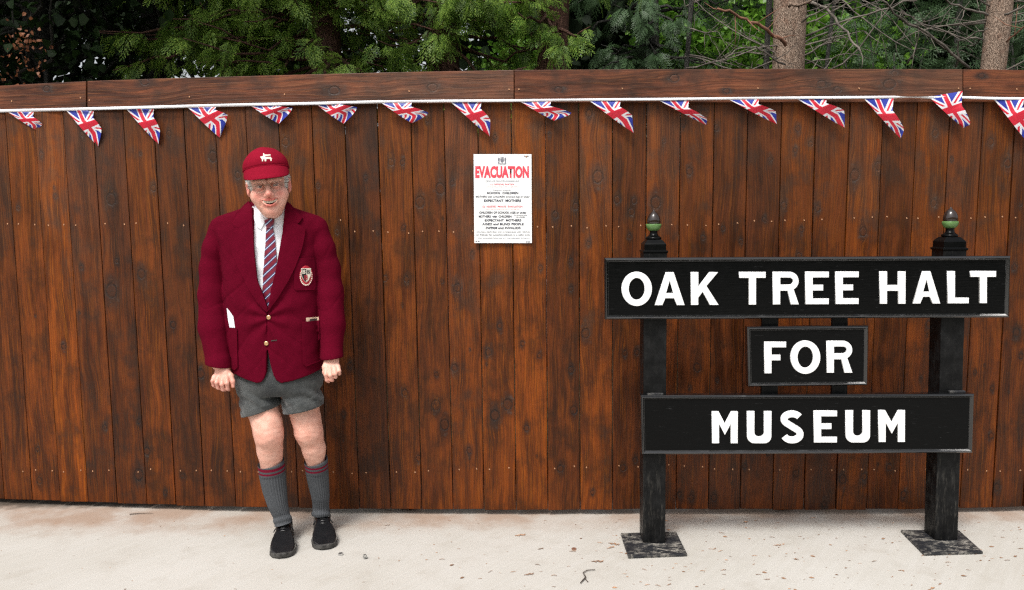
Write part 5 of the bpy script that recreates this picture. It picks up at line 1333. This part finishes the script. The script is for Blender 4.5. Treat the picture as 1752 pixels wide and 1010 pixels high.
rng = np.random.default_rng(11)
def quad(a, b, w, nrm):
    d = b-a; s = np.cross(d, nrm); s = s/np.linalg.norm(s)*w; m_ = a+d*.45
    return [a, m_+s, b, m_-s]
def frond(seed, droop=.35, ns=15, sub=8):
    r = np.random.default_rng(seed); V = []; N = np.array([0, 0, 1.])
    def bend(p): return np.array([p[0], p[1], p[2]-droop*(p[0]**2)-.35*abs(p[1])**1.6])
    V += [bend(np.array([0, .006, 0])), bend(np.array([.5, .006, 0])), bend(np.array([1, 0, 0])), bend(np.array([.5, -.006, 0]))]
    for k in range(ns):
        t = .10+.88*k/ns; s = 1 if k % 2 else -1; L_ = (.46*(1-t)**.7+.07)*r.uniform(.8, 1.15); a = R(44+r.uniform(-9, 9))
        d = np.array([math.cos(a), s*math.sin(a), r.uniform(-.08, .08)]); p0 = np.array([t, 0, 0]); p1 = p0+d*L_
        V += [bend(x) for x in quad(p0, p1, .015, N)]
        nb = max(2, int(sub*L_/.4))
        for j in range(nb):
            u = .15+.85*j/nb; q0 = p0+d*L_*u; s2 = 1 if j % 2 else -1; a2 = a*s+s2*R(38); l2 = L_*.30*(1-u*.6)*r.uniform(.8, 1.2)
            q1 = q0+np.array([math.cos(a2), math.sin(a2), r.uniform(-.1, .1)])*l2
            V += [bend(x) for x in quad(q0, q1, .021, N)]
    V = np.array(V); return V, np.arange(len(V)).reshape(-1, 4)
FR = [frond(i, d) for i, d in enumerate((.25, .45, .7))]
FRS = [frond(i+9, d, 10, 5) for i, d in enumerate((.3, .5))]
def leaf_t(w=.36, fold=.12):
    P = [(0, 0, 0), (.35, w, fold), (.8, w*.6, fold*.4), (1, 0, -.08), (.8, -w*.6, fold*.4), (.35, -w, fold), (.45, 0, 0)]
    return np.array(P), np.array([(0, 1, 6, 5), (1, 2, 3, 6), (6, 3, 4, 5)])
LEAF = [leaf_t(), leaf_t(.42, .2)]
def basis(d, roll):
    d = d/np.linalg.norm(d); up = np.array([0, 0, 1.]) if abs(d[2]) < .95 else np.array([1., 0, 0])
    s = np.cross(up, d); s /= np.linalg.norm(s); n = np.cross(d, s); c, q = math.cos(roll), math.sin(roll)
    return np.stack([d, s*c+n*q, n*c-s*q], 1)
def scatter(name, temps, inst, mat, parent=None):
    Vs, Qs, o = [], [], 0
    for k, (T, Q) in enumerate(temps):
        sel = inst[k::len(temps)]
        if not sel: continue
        B = np.stack([b*s for _, b, s in sel]); P = np.stack([p for p, _, _ in sel])
        V = np.einsum('nij,vj->nvi', B, T)+P[:, None]; n, v = V.shape[:2]
        q = (Q[None]+(np.arange(n)*v)[:, None, None]).reshape(-1, 4)+o; Vs.append(V.reshape(-1, 3)); Qs.append(q); o += n*v
    me = npmesh(name, np.concatenate(Vs), np.concatenate(Qs), mat, False); return link(name, me, parent)
def A(v): return np.array(v, float)
def bough(mb, p0, p1, r0, sag=.12, wob=.04, n=7, seg=6):
    pts = []
    for i in range(n):
        t = i/(n-1); p = lerp(A(p0), A(p1), t); p[2] -= sag*math.sin(t*math.pi)*.5-(-sag*0); p += rng.normal(0, wob, 3)*math.sin(t*math.pi)
        pts.append(Vector(p))
    mb.tube(pts, [r0*(1-.8*i/(n-1)) for i in range(n)], seg); return pts
def trunk_mesh(mb, px, Y, dia, lean=0., h=7.5):
    x = W(px, 60, Y).x; pts = []; 
    for i in range(26):
        z = -.03+h*i/25; pts.append((x+lean*(z-2.8)+.02*math.sin(z*1.3+px), Y+.015*math.sin(z*2+px), z))
    mb.tube(pts, [dia/2*(1.25-.045*p[2])*(1+.03*math.sin(p[2]*5+px)) for p in pts], 20)
    return x
def conifer(px, Y, dia, zs, label, bark, nb, zlo, zhi, spread, mat, per=11, size=(.15, .28), xr=(-1, 1), name='conifer_tree', fr=FR):
    t = empty(name, (W(px, 60, Y).x, Y, 0), label, 'tree', 'conifers behind the fence')
    mb = MB(); x0 = trunk_mesh(mb, px, Y, dia); mb.build('trunk', bark, t, True)
    mb = MB(); inst = []
    for k in range(nb):
        z = rng.uniform(zlo, zhi); a = rng.uniform(*[R(q) for q in (-168, -12)]) if rng.random() < .8 else rng.uniform(0, 2*math.pi)
        L_ = spread*rng.uniform(.55, 1.1); d = A((math.cos(a), math.sin(a)*.75, rng.uniform(-.45, .05)))
        p0 = A((x0, Y, z+.35)); p1 = p0+d*L_; pts = bough(mb, p0, p1, .022, .15, .04)
        for j in range(per):
            u = rng.uniform(.3, 1.0); i = min(int(u*6), 5); b = lerp(A(pts[i]), A(pts[i+1]), u*6-i)
            dd = d+rng.normal(0, .55, 3); dd[2] -= .45; B = basis(dd, rng.normal(0, .5)); inst.append((b, B, rng.uniform(*size)))
    mb.build('boughs', bark, t, True); scatter('foliage', fr, inst, mat, t); return t
conifer(400, 8.3, .26, 0, 'conifer with bright drooping sprays overhanging the left part of the fence', BARKD, 58, 2.9, 3.9, 1.25, CONI, 12)
conifer(560, 7.9, .26, 0, 'dense bright green conifer above the fence between cap and notice', BARKD, 60, 2.4, 3.9, 1.45, CONI, 12)
conifer(760, 8.2, .26, 0, 'conifer with feathery green sprays above the EVACUATION notice', BARKD, 56, 2.4, 3.9, 1.35, CONI, 12)
conifer(945, 8.0, .27, 0, 'conifer with dark reddish trunk showing between its sprays', BARKD, 17, 2.5, 3.9, .9, CONI, 8)
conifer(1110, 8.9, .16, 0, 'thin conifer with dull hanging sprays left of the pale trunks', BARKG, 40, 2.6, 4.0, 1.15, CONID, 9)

def dead_tree(px, Y, dia, label, bark, lean, nbr, pxr, name='conifer_tree', mains=()):
    t = empty(name, (W(px, 60, Y).x, Y, 0), label, 'tree', 'bare trunked conifers behind the fence' if bark is BARK else 'thin stems behind the fence')
    mb = MB(); x0 = trunk_mesh(mb, px, Y, dia, lean); mb.build('trunk', bark, t, True)
    for (pts, w, mt) in mains:
        mb = MB(); P_ = [W(a, b, Y-.25-.12*k) for k, (a, b) in enumerate(pts)]
        Q_ = []
        for i in range(len(P_)-1):
            for u in (0, .33, .66): Q_.append(P_[i].lerp(P_[i+1], u)+Vector(rng.normal(0, .008, 3)))
        Q_.append(P_[-1]); s = w/2/(F/Y)*1.04
        mb.tube(Q_, [s*(1-.5*i/len(Q_)) for i in range(len(Q_))], 8)
        for q in Q_[2::2]:      # side twigs
            e = q+Vector((rng.normal(0, .16), rng.normal(0, .1), rng.normal(-.02, .13))); mb.tube([q, q.lerp(e, .5)+Vector(rng.normal(0, .012, 3)), e], [.0045, .0035, .0015], 4)
        mb.build('branch', mt, t, True)
    mb = MB()
    for k in range(nbr):
        z = rng.uniform(2.3, 4.3); a = rng.uniform(R(-185), R(5)); L_ = rng.uniform(.5, 1.5); p = A((x0, Y, z)); d = A((math.cos(a), math.sin(a)*.55, rng.normal(.0, .32)))
        pts = [p]
        for i in range(7): d = d+rng.normal(0, .10, 3); pts.append(pts[-1]+d*L_/7)
        mb.tube([Vector(q) for q in pts], [.008*(1-.75*i/7)+.0015 for i in range(8)], 5)
        for q in pts[2:]:
            for _ in range(1 if rng.random() < .6 else 2):
                e = q+rng.normal(0, .15, 3)*A((1, .6, 1)); m_ = lerp(q, e, .5)+rng.normal(0, .015, 3); mb.tube([Vector(q), Vector(m_), Vector(e)], [.0035, .0028, .0012], 4)
    mb.build('dead_twigs', DEAD, t, True); return t
dead_tree(1348, 7.8, .262, 'tall conifer with pinkish flaking trunk above the gap in the words OAK TREE HALT', BARK, -.02, 13, None, mains=[
    ([(1385, 2), (1415, 15), (1436, 41), (1456, 67), (1473, 90)], 5, DEAD), ([(1374, 35), (1405, 18), (1440, -3)], 3, DEAD), ([(1378, 62), (1436, 40), (1505, 17), (1570, 0)], 3.5, DEAD),
    ([(1380, 108), (1410, 100), (1449, 92)], 2.5, DEAD), ([(1378, 95), (1415, 75), (1446, 64)], 3, DEAD), ([(1345, 78), (1328, 66), (1312, 50), (1285, 38), (1255, 24), (1228, 15)], 6, DEADR),
    ([(1340, 112), (1318, 95), (1290, 82), (1268, 82), (1240, 100)], 3, DEAD), ([(1350, 12), (1372, 8), (1395, -6)], 6, BARK)])
dead_tree(1700, 7.9, .20, 'slimmer pale barked conifer behind the right end of the fence', BARK, .03, 12, None, mains=[
    ([(1690, 26), (1660, 18), (1625, 5), (1590, -8)], 4, DEAD), ([(1720, 28), (1745, 14), (1790, -10)], 4, DEAD), ([(1660, 117), (1616, 80), (1569, 46), (1531, 23), (1508, 0)], 4.5, DEAD),
    ([(1680, 70), (1640, 62), (1590, 45), (1540, 20)], 3, DEAD), ([(1725, 72), (1740, 55), (1760, 40)], 3, DEADR), ([(1552, 108), (1568, 85), (1572, 49)], 3, DEAD), ([(1635, 117), (1640, 70), (1668, 55), (1690, 48)], 3, DEAD)])
dead_tree(1315, 8.6, .055, 'thin dark upright stem just left of the pinkish trunk', BARKG, 0, 3, None, 'sapling')
dead_tree(1641, 8.8, .05, 'thin grey upright stem between the two pale trunks', BARKG, .01, 8, None, 'sapling')
dead_tree(1416, 8.5, .035, 'thinnest brown stem just right of the pinkish trunk', BARKG, .06, 6, None, 'sapling')
dead_tree(1172, 8.4, .045, 'leaning dark stem among the dull sprays', BARKG, .05, 10, None, 'sapling')
# sparse green sprays on the right and broad leaves behind
def shrub(name, label, n, pxr, pyr, Yr, mat, temps, size, group=None, stem=True, dirz=-.3, cat='shrub', sp=1.):
    cx = (pxr[0]+pxr[1])/2; Yc = sum(Yr)/2; t = empty(name, (W(cx, 60, Yc).x, Yc, 0), label, cat, group); inst = []
    cl = [(rng.uniform(*pxr), rng.uniform(*pyr), rng.uniform(*Yr)) for _ in range(max(4, n//28))]
    for k in range(n):
        c = cl[rng.integers(len(cl))]; p = A(W(*c))+rng.normal(0, 1, 3)*A((.20, .22, .15))*sp; d = rng.normal(0, 1, 3); d[2] += dirz; inst.append((p, basis(d, rng.uniform(0, 6.28)), rng.uniform(*size)))
    scatter('foliage', temps, inst, mat, t)
    if stem:
        mb = MB()
        for k in range(5):
            c = cl[k % len(cl)]; q = W(*c); b = Vector((W(cx, 60, Yc).x+rng.normal(0, .1), Yc, -.03)); mb.tube([b, b.lerp(q, .5)+Vector(rng.normal(0, .06, 3)), q], [.03, .02, .008], 6)
        mb.build('stem', BARKG, t, True)
    return t
shrub('shrub', 'bright leafy shrub seen between the thin conifer and the pinkish trunk', 2300, (1130, 1320), (15, 130), (9.6, 10.6), BROAD, LEAF, (.06, .11))
shrub('shrub', 'leafy shrub behind the dead twigs between the two pale trunks', 1900, (1375, 1520), (40, 135), (9.6, 10.6), BROAD, LEAF, (.06, .11))
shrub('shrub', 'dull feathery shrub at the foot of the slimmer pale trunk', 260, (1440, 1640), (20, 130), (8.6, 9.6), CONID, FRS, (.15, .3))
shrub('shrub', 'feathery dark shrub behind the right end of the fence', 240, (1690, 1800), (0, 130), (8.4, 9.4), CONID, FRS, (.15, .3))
shrub('shrub', 'pale leafy shrub low behind the fence above the sixth flag', 500, (395, 470), (95, 135), (9.4, 10), BROAD, LEAF, (.07, .11))
shrub('shrub', 'leafy shrub low behind the fence just left of the dark reddish trunk', 500, (860, 925), (70, 130), (9.6, 10.2), BROAD, LEAF, (.06, .1))
shrub('copper_beech', 'small sprig of copper brown leaves over the far left end of the fence', 95, (8, 60), (62, 130), (5.6, 5.9), COPPER, LEAF, (.016, .034), cat='tree', dirz=-.8, stem=False, sp=.35)
# dark broadleaved trees at the left
def broad(px, Y, label, n, pxr, zr, size):
    t = empty('broadleaved_tree', (W(px, 60, Y).x, Y, 0), label, 'tree', 'dark broadleaved trees at the left'); mb = MB(); x0 = trunk_mesh(mb, px, Y, .2); inst = []
    for k in range(34):
        tx = W(rng.uniform(*pxr), 60, Y).x; p1 = A((tx, Y+rng.uniform(-1.3, 1.0), rng.uniform(*zr))); pts = bough(mb, (x0, Y, rng.uniform(2.3, 3.6)), p1, .03, 0, .06)
    mb.build('trunk', BARKG, t, True)
    x0_, x1_ = W(pxr[0], 60, Y).x, W(pxr[1], 60, Y).x
    cl = [A((rng.uniform(x0_, x1_), Y+rng.uniform(-1.2, 1.4), rng.uniform(*zr))) for _ in range(n//30)]
    for k in range(n):
        p = cl[rng.integers(len(cl))]+rng.normal(0, 1, 3)*A((.22, .25, .15)); d = A((rng.normal(), rng.normal(), -.7)); inst.append((p, basis(d, rng.normal(0, .6)), rng.uniform(*size)))
    scatter('foliage', LEAF, inst, BROADD, t)
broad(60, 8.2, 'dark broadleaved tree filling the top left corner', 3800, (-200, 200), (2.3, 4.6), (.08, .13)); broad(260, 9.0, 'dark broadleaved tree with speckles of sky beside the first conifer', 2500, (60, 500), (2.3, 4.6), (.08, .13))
# deep wood and canopy: no one could count these leaves
inst = []
while len(inst) < 34000:
    p = A((rng.uniform(-12, 12), rng.uniform(12.5, 16), rng.uniform(0, 9)))
    px = 876+F*p[0]/p[1]
    g_ = noise.noise(Vector((p[0]*.55, 0, p[2]*.7)))+.35*noise.noise(Vector((p[0]*1.9, 3, p[2]*1.9)))
    if g_ > ((.06 if px < 520 else .28) if px < 900 else .9): continue
    d = rng.normal(0, 1, 3); d[2] -= .4; inst.append((p, basis(d, rng.uniform(0, 6)), rng.uniform(.16, .34)))
for k in range(11000):
    p = A((rng.uniform(.2, 12), rng.uniform(13, 15), rng.uniform(1.5, 6))); d = rng.normal(0, 1, 3); inst.append((p, basis(d, rng.uniform(0, 6)), rng.uniform(.2, .36)))
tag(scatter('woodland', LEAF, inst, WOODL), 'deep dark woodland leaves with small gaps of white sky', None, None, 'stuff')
inst = []
for k in range(5200):
    p = A((rng.uniform(-11, 11), rng.uniform(5.0, 11.5), rng.uniform(4.3, 6.8))); p[2] = max(p[2], 1.5+.27*p[1]+.35+rng.uniform(0, .4))
    if p[0] > -1.8 and p[1] < 10.: continue
    d = rng.normal(0, 1, 3)*A((1, 1, .35)); inst.append((p, basis(d, 0), rng.uniform(.25, .5)))
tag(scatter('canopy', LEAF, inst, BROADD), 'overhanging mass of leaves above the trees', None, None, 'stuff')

# ------------------------------------------------------------------ litter and small hardware on the pavement
LIT = leaf_mat('dry_litter', (.16, .085, .05), (.46, .26, .15), 0, .9)
rr = random.Random(21); mb = MB()
def bit(x, y, s, a, kind):
    c, q = math.cos(a), math.sin(a); T = lambda u, v, z: (x+(u*c-v*q)*s, y+(u*q+v*c)*s, .0015+z*s)
    if kind == 0:
        k = rr.uniform(-.3, .3); mb.tube([T(-.5, 0, .04), T(0, k*.6, .12), T(.5, k, .03)], [s*.04, s*.05, s*.02], 4)
    elif kind == 1:
        mb.add([T(-.5, 0, .02), T(-.1, .2, .12), T(.5, 0, .05), T(-.1, -.2, .02)], [(0, 1, 2, 3)])
    else:
        mb.tube([T(-.5, 0, .03), T(.1, .03, .08), T(.5, 0, .03)], [s*.03]*3, 4)
        for j in range(4):
            u = -.3+.2*j; sg = 1 if j % 2 else -1; mb.tube([T(u, 0, .05), T(u+.16, sg*.14, .08), T(u+.24, sg*.2, .02)], [s*.035, s*.03, s*.015], 4)
n = 0
while n < 380:
    px = rr.uniform(-20, 1780); py = rr.uniform(884, 1030)
    dens = .16 if px < 640 else .55 if px < 980 else 1.
    if abs(px-1115) < 75 and 905 < py < 965: dens = 2.
    if rr.random() > dens: continue
    if (462 < px < 580 and py < 960) : continue
    g_ = G(px, py); s = rr.choice([.007, .009, .012, .016, .024]) if px > 640 else rr.choice([.006, .008, .012]); bit(g_.x, g_.y, s, rr.uniform(-.7, .7), rr.choice([0, 0, 1, 1, 2])); n += 1
for (px, py, s, a) in ((890, 917, .05, .15), (980, 944, .03, .1), (905, 984, .042, .25), (1022, 962, .05, -.1), (1050, 932, .05, -.5), (1045, 938, .04, .5), (925, 940, .03, .4), (1330, 934, .035, 0), (1180, 870, .03, 0)): 
    g_ = G(px, py); bit(g_.x, g_.y, s, a, 2)
tag(mb.build('leaf_litter', LIT), 'scattered dry needles and leaf fragments on the pale concrete', None, None, 'stuff')
STEEL = basic('bright_zinc', (.6, .6, .6), .25, .1, 60, 0, metal=.9)
TWIG = basic('dark_dry_twig', (.06, .045, .035), .9, .3, 60, .2)
mb = MB(); p = [G(993, 1000), G(1002, 990), (G(998, 982)), G(1005, 978), G(1018, 977)]; mb.tube([q+Vector((0, 0, .006)) for q in p], [.002, .003, .0025, .002, .0015], 5); mb.tube([G(1001, 992)+Vector((0, 0, .005)), G(1006, 997)+Vector((0, 0, .003))], .002, 4)
tag(mb.build('fallen_twig', TWIG), 'hooked dark twig lying on the concrete left of the sign post', 'twig')
mb = MB(); p = [G(222, 882), G(236, 880.5), G(250, 880), G(262, 880)]; mb.tube([q+Vector((0, 0, .006)) for q in p], [.0025, .002, .0015, .001], 5); tag(mb.build('fallen_twig', TWIG), 'straight dark twig lying near the foot of the fence at the left', 'twig')
def ringm(name, c, r0, r1, h, seg, tilt=0., lab='', cat='nut'):
    mb = MB(); vv = []
    for (r, z) in ((r1, 0), (r1, h), (r0, h), (r0, 0)):
        for k in range(seg): a = 2*math.pi*k/seg; vv.append((r*math.cos(a), r*math.sin(a), z))
    mb.add(vv, [(j*seg+k, j*seg+(k+1) % seg, ((j+1) % 4)*seg+(k+1) % seg, ((j+1) % 4)*seg+k) for j in range(4) for k in range(seg)])
    o = mb.build(name, STEEL if cat == 'nut' else DEADR); o.location = c; o.rotation_euler = (R(tilt), 0, R(20)); o.location.z = .001+(r1 if tilt else 0); tag(o, lab, cat)
ringm('metal_nut', G(583, 950), .005, .0105, .008, 6, 0, 'shiny metal nut lying flat on the concrete beside the shoe'); ringm('metal_nut', G(624, 955), .005, .009, .016, 6, 78, 'shiny metal nut tipped on edge on the concrete, farther from the shoe')
ringm('rusty_washer', G(982, 940), .005, .011, .003, 18, 0, 'small rusty washer lying on the concrete among leaf litter', 'washer')
